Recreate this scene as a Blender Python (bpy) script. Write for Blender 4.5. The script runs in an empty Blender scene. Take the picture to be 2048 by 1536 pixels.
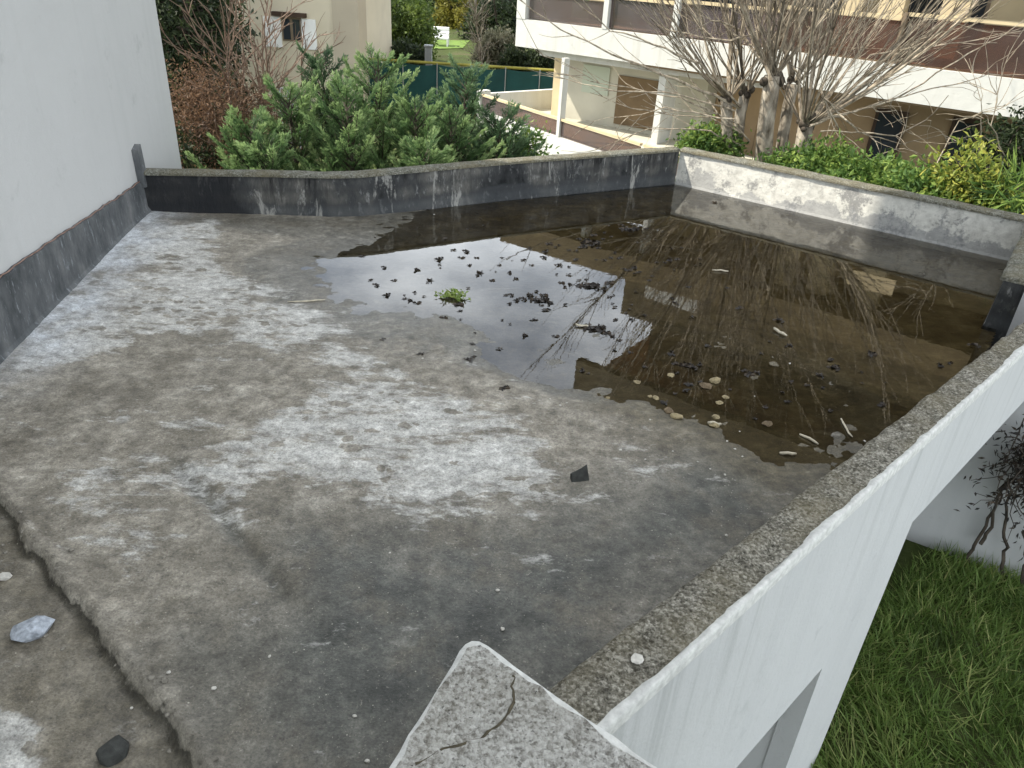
import bpy, bmesh, math, random
import numpy as np
from mathutils import Matrix, Vector

S = bpy.context.scene
COL = S.collection
rng = np.random.default_rng(7)
random.seed(7)

# ------------------------------------------------------------------ camera
FPX = 1538.0
CAMZ = 2.6
_nad = np.array([860. - 1024, 3450. - 768, FPX]); _d = _nad / np.linalg.norm(_nad); _up = -_d
_f = np.array([0, 0, 1.]); _fh = _f - _f.dot(_up) * _up; _fh /= np.linalg.norm(_fh)
_r = np.cross(_fh, _up)
if _r[0] < 0: _r = -_r
RW = np.array([_r, _fh, _up])
CAM = np.array([0, 0, CAMZ])
cd = bpy.data.cameras.new("camera"); cam = bpy.data.objects.new("camera", cd); COL.objects.link(cam)
cd.sensor_width = 36; cd.lens = 36 * FPX / 2048; cd.clip_start = 0.02; cd.clip_end = 2000
cx, cy, cz = RW @ [1, 0, 0], RW @ [0, -1, 0], RW @ [0, 0, -1]
cam.matrix_world = Matrix(((cx[0], cy[0], cz[0], 0), (cx[1], cy[1], cz[1], 0), (cx[2], cy[2], cz[2], CAMZ), (0, 0, 0, 1)))
S.camera = cam
# ------------------------------------------------------------------ sky, sun, exposure
SUN_EL, SUN_AZ = 47.0, -87.0        # azimuth from +y, clockwise
w = bpy.data.worlds.new("World"); S.world = w; w.use_nodes = True
nt = w.node_tree; nt.nodes.clear()
out = nt.nodes.new('ShaderNodeOutputWorld'); bg = nt.nodes.new('ShaderNodeBackground')
sky = nt.nodes.new('ShaderNodeTexSky'); sky.sky_type = 'NISHITA'; sky.sun_disc = False
sky.sun_elevation = math.radians(SUN_EL); sky.sun_rotation = math.radians(SUN_AZ)
tc = nt.nodes.new('ShaderNodeTexCoord')
mp = nt.nodes.new('ShaderNodeMapping'); mp.inputs['Scale'].default_value = (1, 1, 2.2)
nz = nt.nodes.new('ShaderNodeTexNoise'); nz.inputs['Scale'].default_value = 2.1; nz.inputs['Detail'].default_value = 7; nz.inputs['Roughness'].default_value = .55
cr = nt.nodes.new('ShaderNodeValToRGB'); cr.color_ramp.elements[0].position = .36; cr.color_ramp.elements[1].position = .58
mx = nt.nodes.new('ShaderNodeMix'); mx.data_type = 'RGBA'; mx.inputs[7].default_value = (13.2, 13.8, 14.4, 1)
nt.links.new(tc.outputs['Generated'], mp.inputs[0]); nt.links.new(mp.outputs[0], nz.inputs[0])
nt.links.new(nz.outputs[0], cr.inputs[0]); nt.links.new(cr.outputs[0], mx.inputs[0])
sx = nt.nodes.new('ShaderNodeSeparateXYZ'); nt.links.new(tc.outputs['Generated'], sx.inputs[0])
cc = nt.nodes.new('ShaderNodeValToRGB'); cc.color_ramp.elements[0].position = .12; cc.color_ramp.elements[0].color = (1, 1, 1, 1); cc.color_ramp.elements[1].position = .8; cc.color_ramp.elements[1].color = (.50, .48, .455, 1)
nt.links.new(sx.outputs[2], cc.inputs[0])
cm = nt.nodes.new('ShaderNodeMix'); cm.data_type = 'RGBA'; cm.blend_type = 'MULTIPLY'; cm.inputs[0].default_value = 1; cm.inputs[7].default_value = (25.0, 26.6, 28.2, 1)
nt.links.new(cc.outputs[0], cm.inputs[6]); nt.links.new(cm.outputs[2], mx.inputs[7])
nt.links.new(sky.outputs[0], mx.inputs[6]); nt.links.new(mx.outputs[2], bg.inputs[0])
bg.inputs[1].default_value = 0.1; nt.links.new(bg.outputs[0], out.inputs[0])
sl = bpy.data.lights.new("sun", 'SUN'); sl.energy = 4.6; sl.angle = math.radians(.5); sl.color = (1, .93, .82)
so = bpy.data.objects.new("sun", sl); COL.objects.link(so)
_e, _a = math.radians(SUN_EL), math.radians(SUN_AZ)
SUNV = Vector((math.sin(_a) * math.cos(_e), math.cos(_a) * math.cos(_e), math.sin(_e)))
so.rotation_euler = SUNV.to_track_quat('Z', 'Y').to_euler(); so.location = SUNV * 40
S.view_settings.view_transform = 'Standard'; S.view_settings.look = 'None'
S.view_settings.exposure = 0.78; S.view_settings.gamma = 1
S.view_settings.use_curve_mapping = False
S.cycles.max_bounces = 8; S.cycles.transparent_max_bounces = 24

# ------------------------------------------------------------------ helpers
def ray(px, py):
    v = RW @ np.array([px - 1024, py - 768, FPX]); return v / np.linalg.norm(v)
def atz(px, py, z=0.):
    v = ray(px, py); return CAM + v * ((z - CAMZ) / v[2])
def aty(px, py, y):
    v = ray(px, py); return CAM + v * (y / v[1])
def onplane(px, py, p0, az):
    a = math.radians(az); u = np.array([math.sin(a), math.cos(a)]); n = np.array([u[1], -u[0]])
    v = ray(px, py); t = ((np.array(p0[:2]) - CAM[:2]) @ n) / (v[:2] @ n); return CAM + v * t
def hashn(ix, iy, seed):
    n = (ix.astype(np.int64) * 374761393 + iy.astype(np.int64) * 668265263 + seed * 974711) & 0x7fffffff
    n = ((n ^ (n >> 13)) * 1274126177) & 0x7fffffff
    return ((n ^ (n >> 16)) & 0xffff) / 65535.
def vnoise(x, y, seed=0):
    xi, yi = np.floor(x), np.floor(y); fx, fy = x - xi, y - yi
    fx = fx * fx * (3 - 2 * fx); fy = fy * fy * (3 - 2 * fy)
    a = hashn(xi, yi, seed); b = hashn(xi + 1, yi, seed); c = hashn(xi, yi + 1, seed); d = hashn(xi + 1, yi + 1, seed)
    return a + (b - a) * fx + (c - a) * fy + (a - b - c + d) * fx * fy
def fbm(x, y, seed=0, oct=4):
    s = 0; a = .5; t = 0
    for i in range(oct):
        s = s + a * vnoise(x * 2 ** i, y * 2 ** i, seed + i * 17); t += a; a *= .55
    return s / t
def sdf(X, Y, poly):
    p = np.array(poly)[:, :2]; d = np.full(X.shape, 1e9); inside = np.zeros(X.shape, bool)
    for i in range(len(p)):
        a, b = p[i], p[(i + 1) % len(p)]; e = b - a
        t = np.clip(((X - a[0]) * e[0] + (Y - a[1]) * e[1]) / (e @ e), 0, 1)
        d = np.minimum(d, np.hypot(X - a[0] - t * e[0], Y - a[1] - t * e[1]))
        c = ((a[1] > Y) != (b[1] > Y))
        xx = a[0] + (Y - a[1]) / (b[1] - a[1] + 1e-12) * e[0]
        inside ^= c & (X < xx)
    return np.where(inside, -d, d)
def sm(x, a, b):
    t = np.clip((x - a) / (b - a), 0, 1); return t * t * (3 - 2 * t)

class MB:
    def __init__(s): s.v = []; s.f = []; s.m = []; s.n = 0; s.t = []
    def add(s, v, f, m=0, t=None):
        s.v.append(np.asarray(v, float)); 
        s.f += [tuple(int(i) + s.n for i in q) for q in f]; s.m += [m] * len(f)
        s.t += list(t) if t is not None else [0.5] * len(f)
        s.n += len(v)
    def box(s, o, ux, uy, uz, m=0):
        o, ux, uy, uz = map(lambda a: np.array(a, float), (o, ux, uy, uz))
        v = [o, o + ux, o + ux + uy, o + uy]; v += [a + uz for a in v]
        f = [(3, 2, 1, 0), (4, 5, 6, 7), (0, 1, 5, 4), (1, 2, 6, 5), (2, 3, 7, 6), (3, 0, 4, 7)]
        if np.dot(np.cross(ux, uy), uz) < 0: f = [q[::-1] for q in f]
        s.add(v, f, m)
    def prism(s, poly, z0, z1, m=0):
        p = np.array(poly, float)[:, :2]; k = len(p)
        if sum(p[i][0] * p[(i + 1) % k][1] - p[(i + 1) % k][0] * p[i][1] for i in range(k)) < 0: p = p[::-1]
        v = [(a, b, z0) for a, b in p] + [(a, b, z1) for a, b in p]
        s.add(v, [tuple(range(k))[::-1], tuple(range(k, 2 * k))] + [(i, (i + 1) % k, k + (i + 1) % k, k + i) for i in range(k)], m)
    def tube(s, pts, rad, n=6, m=0, cap=True, t=.5):
        pts = np.array(pts, float); k = len(pts); rad = np.broadcast_to(np.array(rad, float), (k,))
        tg = np.gradient(pts, axis=0); tg /= np.linalg.norm(tg, axis=1)[:, None] + 1e-9
        ref = np.array([0, 0, 1.]) if abs(tg[0][2]) < .9 else np.array([1., 0, 0])
        a = np.cross(tg, ref); a /= np.linalg.norm(a, axis=1)[:, None] + 1e-9; b = np.cross(tg, a)
        an = np.arange(n) * 2 * math.pi / n
        v = (pts[:, None] + rad[:, None, None] * (np.cos(an)[None, :, None] * a[:, None] + np.sin(an)[None, :, None] * b[:, None])).reshape(-1, 3)
        f = [(i * n + j, i * n + (j + 1) % n, (i + 1) * n + (j + 1) % n, (i + 1) * n + j) for i in range(k - 1) for j in range(n)]
        if cap: f += [tuple(range(n))[::-1], tuple(range((k - 1) * n, k * n))]
        s.add(v, f, m, [t] * len(f))
    def leaves(s, pos, dr, ln, wd, m=0, tint=None, fold=.25):
        """diamond leaves: pos (N,3) base, dr (N,3) direction"""
        pos = np.asarray(pos, float); N = len(pos)
        if N == 0: return
        dr = dr / (np.linalg.norm(dr, axis=1)[:, None] + 1e-9)
        r = rng.normal(size=(N, 3)); sd = np.cross(dr, r); sd /= np.linalg.norm(sd, axis=1)[:, None] + 1e-9
        nn = np.cross(sd, dr); ln = np.broadcast_to(ln, (N,))[:, None]; wd = np.broadcast_to(wd, (N,))[:, None]
        mid = pos + dr * ln * .45 + nn * wd * fold
        v = np.stack([pos, mid + sd * wd / 2, pos + dr * ln, mid - sd * wd / 2], 1).reshape(-1, 3)
        base = np.arange(N) * 4
        s.add(v, np.stack([base, base + 1, base + 2, base + 3], 1), m, tint if tint is not None else rng.random(N))
    def build(s, name, mats, parent=None, smooth=False, loc=None):
        me = bpy.data.meshes.new(name)
        v = np.concatenate(s.v) if s.v else np.zeros((0, 3))
        if loc is not None: v = v - np.array(loc)
        me.from_pydata(v.tolist(), [], s.f)
        if not isinstance(mats, (list, tuple)): mats = [mats]
        for m in mats: me.materials.append(m)
        if len(mats) > 1: me.polygons.foreach_set('material_index', s.m)
        at = me.attributes.new('tint', 'FLOAT', 'FACE'); at.data.foreach_set('value', np.array(s.t, dtype=np.float32))
        if smooth: me.polygons.foreach_set('use_smooth', [True] * len(s.f))
        o = bpy.data.objects.new(name, me); COL.objects.link(o)
        if parent is not None: o.parent = parent
        elif loc is not None: o.location = loc
        return o
def tag(o, label=None, cat=None, group=None, kind=None):
    if label: o['label'] = label
    if cat: o['category'] = cat
    if group: o['group'] = group
    if kind: o['kind'] = kind
    return o
def thing(name, label, cat, loc=(0, 0, 0), group=None):
    o = bpy.data.objects.new(name, None); COL.objects.link(o); o.location = [float(a) for a in loc]; o.empty_display_size = .1
    return tag(o, label, cat, group)

# ------------------------------------------------------------------ materials
def L(c): return tuple(((x / 255 + .055) / 1.055) ** 2.4 if x / 255 > .04045 else x / 255 / 12.92 for x in c)
def srgb(*c): return L(c) + (1,)
class Mat:
    def __init__(s, name, rough=.8, spec=.3):
        s.m = bpy.data.materials.new(name); s.m.use_nodes = True; s.nt = s.m.node_tree
        s.b = s.nt.nodes['Principled BSDF']; s.b.inputs['Roughness'].default_value = rough
        s.b.inputs['Specular IOR Level'].default_value = spec
    def n(s, t, **k):
        x = s.nt.nodes.new(t)
        for a, v in k.items(): setattr(x, a, v)
        return x
    def link(s, a, b): s.nt.links.new(a, b)
    def coord(s, scale=(1, 1, 1), rot=(0, 0, 0)):
        g = s.n('ShaderNodeNewGeometry'); m = s.n('ShaderNodeMapping'); m.inputs['Scale'].default_value = scale; m.inputs['Rotation'].default_value = rot
        s.link(g.outputs['Position'], m.inputs[0]); return m.outputs[0]
    def noise(s, scale, detail=4, rough=.55, co=None, dist=0):
        x = s.n('ShaderNodeTexNoise'); x.inputs['Scale'].default_value = scale; x.inputs['Detail'].default_value = detail; x.inputs['Roughness'].default_value = rough
        x.inputs['Distortion'].default_value = dist
        s.link(co if co is not None else s.coord(), x.inputs[0]); return x.outputs[0]
    def ramp(s, fac, *st):
        r = s.n('ShaderNodeValToRGB'); e = r.color_ramp.elements
        while len(e) < len(st): e.new(.5)
        for i, (p, c) in enumerate(st):
            e[i].position = p; e[i].color = c if isinstance(c, (tuple, list)) else (c, c, c, 1)
        s.link(fac, r.inputs[0]); return r.outputs[0]
    def mix(s, fac, a, b, mode='MIX'):
        x = s.n('ShaderNodeMix', data_type='RGBA', blend_type=mode)
        for i, v in ((0, fac), (6, a), (7, b)):
            if hasattr(v, 'links'): s.link(v, x.inputs[i])
            else: x.inputs[i].default_value = v
        return x.outputs[2]
    def math(s, op, a, b=0., clamp=False):
        x = s.n('ShaderNodeMath', operation=op, use_clamp=clamp)
        for i, v in ((0, a), (1, b)):
            if hasattr(v, 'links'): s.link(v, x.inputs[i])
            else: x.inputs[i].default_value = v
        return x.outputs[0]
    def attr(s, nm):
        a = s.n('ShaderNodeAttribute', attribute_name=nm); return a.outputs['Fac']
    def col(s, c):
        if hasattr(c, 'links'): s.link(c, s.b.inputs['Base Color'])
        else: s.b.inputs['Base Color'].default_value = c
    def bump(s, h, strength=.3, dist=.01):
        b = s.n('ShaderNodeBump'); b.inputs['Strength'].default_value = strength; b.inputs['Distance'].default_value = dist
        s.link(h, b.inputs['Height']); s.link(b.outputs[0], s.b.inputs['Normal'])

def plain(name, c, rough=.8, var=.15, scale=6., spec=.3, bump=0.):
    m = Mat(name, rough, spec); n = m.noise(scale, 5)
    lo = tuple(x * (1 - var) for x in c[:3]) + (1,); hi = tuple(min(1, x * (1 + var)) for x in c[:3]) + (1,)
    m.col(m.ramp(n, (.3, lo), (.7, hi)))
    if bump: m.bump(m.noise(scale * 8, 5), bump, .01)
    return m.m
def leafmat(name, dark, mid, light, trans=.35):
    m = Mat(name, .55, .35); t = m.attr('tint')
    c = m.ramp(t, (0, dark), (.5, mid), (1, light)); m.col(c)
    tr = m.n('ShaderNodeBsdfTranslucent'); m.link(c, tr.inputs[0])
    ms = m.n('ShaderNodeMixShader'); ms.inputs[0].default_value = trans
    m.link(m.b.outputs[0], ms.inputs[1]); m.link(tr.outputs[0], ms.inputs[2])
    m.link(ms.outputs[0], m.nt.nodes['Material Output'].inputs[0]); return m.m
def barkmat(name, a, b, scale=9):
    m = Mat(name, .85, .2); n = m.noise(scale, 5, .6, m.coord((1, 1, .35)))
    c = m.ramp(n, (.35, a), (.65, b)); c = m.mix(m.ramp(m.attr('tint'), (.0, .75), (.5, 0.)), c, tuple(x * .22 for x in a[:3]) + (1,)); m.col(c); m.bump(n, .5, .02); return m.m

# floor
def floor_mat():
    m = Mat('wet_concrete', .7, .45)
    white, mud, dark, blue, wet = (m.attr(a) for a in ('white', 'mud', 'dark', 'blue', 'wet'))
    fine = m.noise(90, 6, .65); med = m.noise(7, 6, .6); big = m.noise(1.3, 5, .55)
    base = m.ramp(m.noise(5, 11, .74), (.32, (.095, .085, .068, 1)), (.46, (.185, .169, .140, 1)), (.55, (.245, .226, .192, 1)), (.70, (.36, .34, .295, 1)))
    base = m.mix(m.ramp(big, (.42, 0.), (.62, .5)), base, (.150, .137, .112, 1))
    base = m.mix(dark, base, m.ramp(m.noise(3.6, 11, .72), (.34, (.026, .028, .025, 1)), (.5, (.066, .068, .060, 1)), (.66, (.130, .128, .114, 1))))
    # pale laitance, pulled out in streaks; its mask also paints a sunlit patch
    st = m.noise(3.6, 10, .74, m.coord((.75, 1.5, 1), (0, 0, math.radians(-20))), .4)
    st2 = m.noise(16, 8, .75, m.coord((.6, 1.5, 1), (0, 0, math.radians(-14))))
    stt = m.math('ADD', m.math('MULTIPLY', st, .68), m.math('MULTIPLY', st2, .32))
    st3 = m.noise(1.6, 6, .7, m.coord((.8, 1.5, 1), (0, 0, math.radians(-22))), .6)
    stt = m.math('ADD', stt, m.math('MULTIPLY', m.math('SUBTRACT', st3, .5), .5))
    k = m.math('ADD', stt, m.math('MULTIPLY', m.math('SUBTRACT', white, .5), .27))
    brk = m.noise(5.5, 8, .72, m.coord((.6, 1.5, 1), (0, 0, math.radians(-18))), .5)
    k = m.math('ADD', k, m.math('MULTIPLY', m.math('SUBTRACT', brk, .5), .55))
    wm = m.ramp(k, (.485, 0.), (.525, .32), (.56, .62), (.64, .85), (.76, 1.))
    wcol = m.ramp(m.noise(13, 9, .75), (.3, (.30, .30, .29, 1)), (.7, (.56, .56, .545, 1)))
    vs = m.n('ShaderNodeTexVoronoi'); vs.inputs['Scale'].default_value = 9; vs.inputs['Randomness'].default_value = 1
    wv = m.n('ShaderNodeVectorMath', operation='ADD'); m.link(m.coord((.8, 1.2, 1)), wv.inputs[0])
    nv = m.n('ShaderNodeTexNoise'); nv.inputs['Scale'].default_value = 12; nv.inputs['Detail'].default_value = 5; m.link(m.coord(), nv.inputs[0])
    sc_ = m.n('ShaderNodeVectorMath', operation='SCALE'); sc_.inputs['Scale'].default_value = .12; m.link(nv.outputs['Color'], sc_.inputs[0]); m.link(sc_.outputs[0], wv.inputs[1]); m.link(wv.outputs[0], vs.inputs[0])
    vg = m.n('ShaderNodeSeparateColor'); m.link(vs.outputs['Color'], vg.inputs[0])
    holes = m.math('MULTIPLY', m.ramp(m.math('SUBTRACT', vs.outputs['Distance'], m.math('MULTIPLY', vg.outputs[0], .45)), (.0, 1.), (.05, 0.)), m.math('GREATER_THAN', vg.outputs[1], .55))
    wm = m.math('MULTIPLY', wm, m.math('SUBTRACT', 1., m.math('MULTIPLY', holes, .85)))
    base = m.mix(wm, base, wcol)
    base = m.mix(m.math('MULTIPLY', m.ramp(m.noise(2.3, 10, .7), (.50, 0.), (.60, .6)), m.math('SUBTRACT', 1., wm)), base, (.11, .098, .076, 1))
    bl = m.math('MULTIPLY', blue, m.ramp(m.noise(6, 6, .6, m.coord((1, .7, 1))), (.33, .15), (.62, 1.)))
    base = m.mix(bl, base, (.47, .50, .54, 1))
    ld = m.math('ADD', m.math('SUBTRACT', m.attr('lip'), .5), m.math('MULTIPLY', m.math('SUBTRACT', m.noise(12, 3, .6), .5), .07))
    lp5 = m.math('ADD', ld, .5)
    base = m.mix(m.ramp(lp5, (.452, 0.), (.470, .6), (.492, .85), (.498, 0.)), base, (.022, .020, .015, 1))  # shadow below the gutter lip, painted as a dark line
    base = m.mix(m.ramp(lp5, (.498, 0.), (.506, .28), (.53, .2), (.56, 0.)), base, (.30, .28, .24, 1))  # lit crust of the lip, painted paler
    # mud under the water
    mn = m.math('ADD', m.math('MULTIPLY', m.noise(4, 8, .7), .6), m.math('MULTIPLY', m.noise(9, 6, .7, m.coord((.5, 1.6, 1), (0, 0, math.radians(25))), .8), .4))
    mc = m.ramp(mn, (.36, (.022, .017, .008, 1)), (.49, (.066, .053, .027, 1)), (.58, (.115, .098, .060, 1)), (.67, (.22, .20, .155, 1)))
    base = m.mix(mud, base, mc)
    # grit
    vo = m.n('ShaderNodeTexVoronoi'); vo.inputs['Scale'].default_value = 85; m.link(m.coord(), vo.inputs[0])
    gs = m.n('ShaderNodeSeparateColor'); m.link(vo.outputs['Color'], gs.inputs[0])
    spot = m.math('MULTIPLY', m.math('LESS_THAN', vo.outputs['Distance'], m.math('MULTIPLY', gs.outputs[2], .34)), m.math('GREATER_THAN', gs.outputs[0], .965))
    base = m.mix(m.math('MULTIPLY', spot, .7), base, (.40, .38, .33, 1))
    spot2 = m.math('MULTIPLY', m.math('LESS_THAN', vo.outputs['Distance'], .4), m.math('LESS_THAN', gs.outputs[1], .10))
    base = m.mix(m.math('MULTIPLY', spot2, .35), base, (.035, .033, .028, 1))
    base = m.mix(m.math('MULTIPLY', m.ramp(m.noise(22, 6, .75), (.60, 0.), (.70, .55)), m.math('SUBTRACT', 1., mud)), base, (.075, .07, .06, 1))
    base = m.mix(m.math('MULTIPLY', m.ramp(m.noise(55, 5, .8), (.60, 0.), (.68, .6)), m.math('SUBTRACT', 1., mud)), base, (.36, .34, .30, 1))
    base = m.mix(m.ramp(m.noise(38, 6, .8), (.585, 0.), (.66, .55)), base, (.05, .046, .038, 1))
    base = m.mix(.6, base, m.ramp(fine, (.25, .25), (.5, .72), (.78, 1.)), 'OVERLAY')
    base = m.mix(.75, base, m.ramp(m.noise(15, 9, .82), (.36, (.36, .35, .325, 1)), (.5, (.84, .82, .775, 1)), (.64, (1.45, 1.43, 1.38, 1))), 'MULTIPLY')
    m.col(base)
    rr = m.math('SUBTRACT', m.ramp(med, (.3, .62), (.7, .85)), m.math('MULTIPLY', wet, .36))
    m.link(rr, m.b.inputs['Roughness'])
    m.bump(m.math('ADD', m.math('MULTIPLY', fine, .5), m.math('MULTIPLY', med, 1.0)), .8, .014)
    return m.m
M = {}
M['floor'] = floor_mat()
def water_mat():
    m = Mat('rain_water'); nt = m.nt; nt.nodes.remove(m.b)
    fr = m.n('ShaderNodeFresnel'); fr.inputs[0].default_value = 1.62
    g = m.n('ShaderNodeBsdfGlossy'); g.inputs['Roughness'].default_value = .015; g.inputs[0].default_value = (1, 1, 1, 1)
    t = m.n('ShaderNodeBsdfTransparent'); t.inputs[0].default_value = (.84, .79, .66, 1)
    b = m.n('ShaderNodeBump'); b.inputs['Strength'].default_value = .03; b.inputs['Distance'].default_value = .01
    m.link(m.noise(5, 3), b.inputs['Height']); m.link(b.outputs[0], g.inputs['Normal'])
    ms = m.n('ShaderNodeMixShader'); m.link(fr.outputs[0], ms.inputs[0]); m.link(t.outputs[0], ms.inputs[1]); m.link(g.outputs[0], ms.inputs[2])
    m.link(ms.outputs[0], nt.nodes['Material Output'].inputs[0]); return m.m
M['water'] = water_mat()
def parapet_dark():
    m = Mat('stained_concrete', .85, .2)
    n1 = m.noise(2.2, 7, .65, m.coord((1, 1, .45))); n2 = m.noise(14, 6, .7, m.coord((1, 1, .5)))
    n0 = m.noise(1.1, 7, .7, m.coord((1, 1, .8)), .5); nm = m.math('ADD', m.math('MULTIPLY', n1, .5), m.math('MULTIPLY', n0, .5))
    c = m.ramp(nm, (.38, (.009, .010, .011, 1)), (.47, (.045, .047, .047, 1)), (.55, (.105, .102, .092, 1)), (.62, (.27, .262, .235, 1)))
    c = m.mix(m.ramp(n2, (.57, 0.), (.68, .7)), c, (.26, .26, .25, 1))
    # black runs from the top
    g = m.n('ShaderNodeNewGeometry'); sp = m.n('ShaderNodeSeparateXYZ'); m.link(g.outputs['Position'], sp.inputs[0])
    run = m.noise(6, 6, .7, m.coord((1, 1, .12)), .3)
    rm = m.math('MULTIPLY', m.ramp(run, (.5, 0.), (.6, 1.)), m.ramp(m.math('MULTIPLY', sp.outputs[2], 2.2), (.15, 0.), (.8, 1.)))
    c = m.mix(m.math('MULTIPLY', rm, .9), c, (.010, .010, .010, 1))
    # smooth grey skirting of mortar at the foot, board line
    foot = m.ramp(m.math('ADD', m.math('MULTIPLY', sp.outputs[2], 2.2), m.math('MULTIPLY', m.math('SUBTRACT', n1, .5), .5)), (.28, 1.), (.36, 0.))
    c = m.mix(m.math('MULTIPLY', foot, .6), c, (.060, .065, .069, 1))
    bl = m.n('ShaderNodeMath', operation='PINGPONG'); m.link(m.math('ADD', sp.outputs[2], m.math('MULTIPLY', n1, .03)), bl.inputs[0]); bl.inputs[1].default_value = .075
    c = m.mix(m.ramp(bl.outputs[0], (.0, .5), (.06, 0.)), c, (.03, .031, .032, 1))
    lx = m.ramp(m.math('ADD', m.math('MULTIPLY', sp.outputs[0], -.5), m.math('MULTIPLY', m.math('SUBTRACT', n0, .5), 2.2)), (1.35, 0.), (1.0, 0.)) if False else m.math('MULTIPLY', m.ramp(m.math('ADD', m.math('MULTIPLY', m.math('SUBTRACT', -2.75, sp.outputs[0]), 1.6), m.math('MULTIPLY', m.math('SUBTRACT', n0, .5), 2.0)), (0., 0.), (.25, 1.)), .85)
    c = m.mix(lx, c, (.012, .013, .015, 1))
    wr = m.math('MULTIPLY', m.ramp(m.noise(5, 8, .75, m.coord((1, 1, .25)), .4), (.57, 0.), (.63, .8)), m.math('SUBTRACT', 1., lx))
    c = m.mix(wr, c, (.30, .295, .27, 1))
    m.col(c); m.bump(n2, .6, .025); return m.m
M['pdark'] = parapet_dark()
def parapet_pale():
    m = Mat('whitewashed_concrete', .85, .2)
    n1 = m.noise(3.0, 8, .68); n2 = m.noise(11, 7, .7); n3 = m.noise(30, 5, .7)
    c = m.ramp(n2, (.3, (.40, .39, .35, 1)), (.5, (.55, .54, .49, 1)), (.8, (.72, .71, .64, 1)))
    c = m.mix(m.ramp(m.math('ADD', m.math('MULTIPLY', n1, .7), m.math('MULTIPLY', n3, .3)), (.515, 0.), (.58, .8)), c, (.20, .20, .195, 1))
    g = m.n('ShaderNodeNewGeometry'); sp = m.n('ShaderNodeSeparateXYZ'); m.link(g.outputs['Position'], sp.inputs[0])
    foot = m.ramp(m.math('ADD', m.math('MULTIPLY', sp.outputs[2], 2.2), m.math('MULTIPLY', m.math('SUBTRACT', m.noise(1.7, 8, .72), .5), 2.6)), (.26, 1.), (.36, 0.))
    c = m.mix(m.math('MULTIPLY', foot, .62), c, (.20, .205, .21, 1))
    m.col(c); m.bump(n2, .5, .02); return m.m
M['ppale'] = parapet_pale()
def coping(name, a, b, c3, lich=.5):
    m = Mat(name, .95, .15)
    vo = m.n('ShaderNodeTexVoronoi'); vo.inputs['Scale'].default_value = 95; m.link(m.coord(), vo.inputs[0])
    gs = m.n('ShaderNodeSeparateColor'); m.link(vo.outputs['Color'], gs.inputs[0])
    n = m.noise(60, 6, .75); big = m.noise(3.2, 5, .6)
    mixn = m.math('ADD', m.math('ADD', m.math('MULTIPLY', n, .52), m.math('MULTIPLY', gs.outputs[0], .13)), m.math('MULTIPLY', m.noise(13, 8, .75), .35))
    c = m.ramp(mixn, (.38, a), (.5, b), (.62, c3))
    c = m.mix(m.ramp(big, (.4, 0.), (.65, lich)), c, (.17, .145, .085, 1))
    c = m.mix(m.ramp(m.noise(75, 4, .7), (.60, 0.), (.66, .8)), c, (.045, .042, .036, 1))
    m.col(c); m.bump(m.math('ADD', n, m.math('MULTIPLY', vo.outputs['Distance'], -.6)), .9, .02); return m.m
M['coping'] = coping('rough_lichened_concrete', (.045, .041, .032, 1), (.205, .192, .155, 1), (.50, .475, .405, 1))
M['coping_far'] = coping('mossy_coping', (.06, .060, .045, 1), (.165, .163, .130, 1), (.36, .355, .31, 1), .6)
M['pier'] = coping('weathered_pier_top', (.16, .15, .13, 1), (.44, .43, .395, 1), (.66, .65, .61, 1), .22)
def wallwhite(name, c, streak=.35, dirt=(.42, .43, .40, 1), drip=False):
    m = Mat(name, .75, .3)
    n = m.noise(1.1, 6, .6); v = m.noise(5, 5, .6, m.coord((1, 1, .06))); sp = m.noise(3, 8, .7)
    k = m.mix(m.math('MULTIPLY', m.ramp(n, (.35, 0.), (.75, 1.)), .35), c, tuple(x * .86 for x in c[:3]) + (1,))
    k = m.mix(m.math('MULTIPLY', m.ramp(v, (.5, 0.), (.75, 1.)), streak), k, dirt)
    k = m.mix(m.math('MULTIPLY', m.ramp(sp, (.60, 0.), (.70, 1.)), .42), k, tuple(x * .66 for x in c[:3]) + (1,))
    if drip:
        g = m.n('ShaderNodeNewGeometry'); z = m.n('ShaderNodeSeparateXYZ'); m.link(g.outputs['Position'], z.inputs[0])
        dz = m.ramp(m.math('MULTIPLY_ADD', z.outputs[2], .8), (.0, 0.), (.9, 1.)); z_ = dz.node.inputs[0].links[0].from_node; z_.inputs[2].default_value = .55
        dn = m.math('MULTIPLY', dz, m.ramp(m.noise(8, 5, .7, m.coord((1, 1, .03))), (.52, 0.), (.68, .40)))
        k = m.mix(dn, k, (.20, .205, .19, 1))
    m.col(k); m.bump(m.math('ADD', m.noise(60, 4), m.math('MULTIPLY', m.noise(7, 5, .6), 3.)), .22, .012); return m.m
M['wall_left'] = wallwhite('white_render', (.46, .462, .452, 1), .24, (.34, .345, .335, 1))
M['wall_out'] = wallwhite('white_paint_wall', (.47, .475, .468, 1), .25, (.36, .37, .37, 1), True)
M['rim'] = plain('flaking_white_paint', (.55, .55, .52, 1), .8, .2, 30, .3, .6)
M['skirting'] = parapet_dark(); 
def skirt():
    m = Mat('grey_mortar_skirting', .85, .2)
    n1 = m.noise(4, 7, .68, m.coord((1, 1, .5))); n2 = m.noise(25, 6, .7, m.coord((1, 1, .3)))
    c = m.ramp(n1, (.33, (.045, .05, .052, 1)), (.52, (.10, .105, .108, 1)), (.72, (.185, .185, .18, 1)))
    c = m.mix(m.ramp(n2, (.58, 0.), (.7, .6)), c, (.30, .32, .34, 1))
    m.col(c); m.bump(n2, .6, .02); return m.m
M['skirting'] = skirt()
M['mud_dirt'] = plain('mud', (.06, .05, .03, 1), .8, .4, 20, .3, .6)
M['rust'] = plain('rusty_line', (.22, .14, .11, 1), .9, .3, 20)
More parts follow.
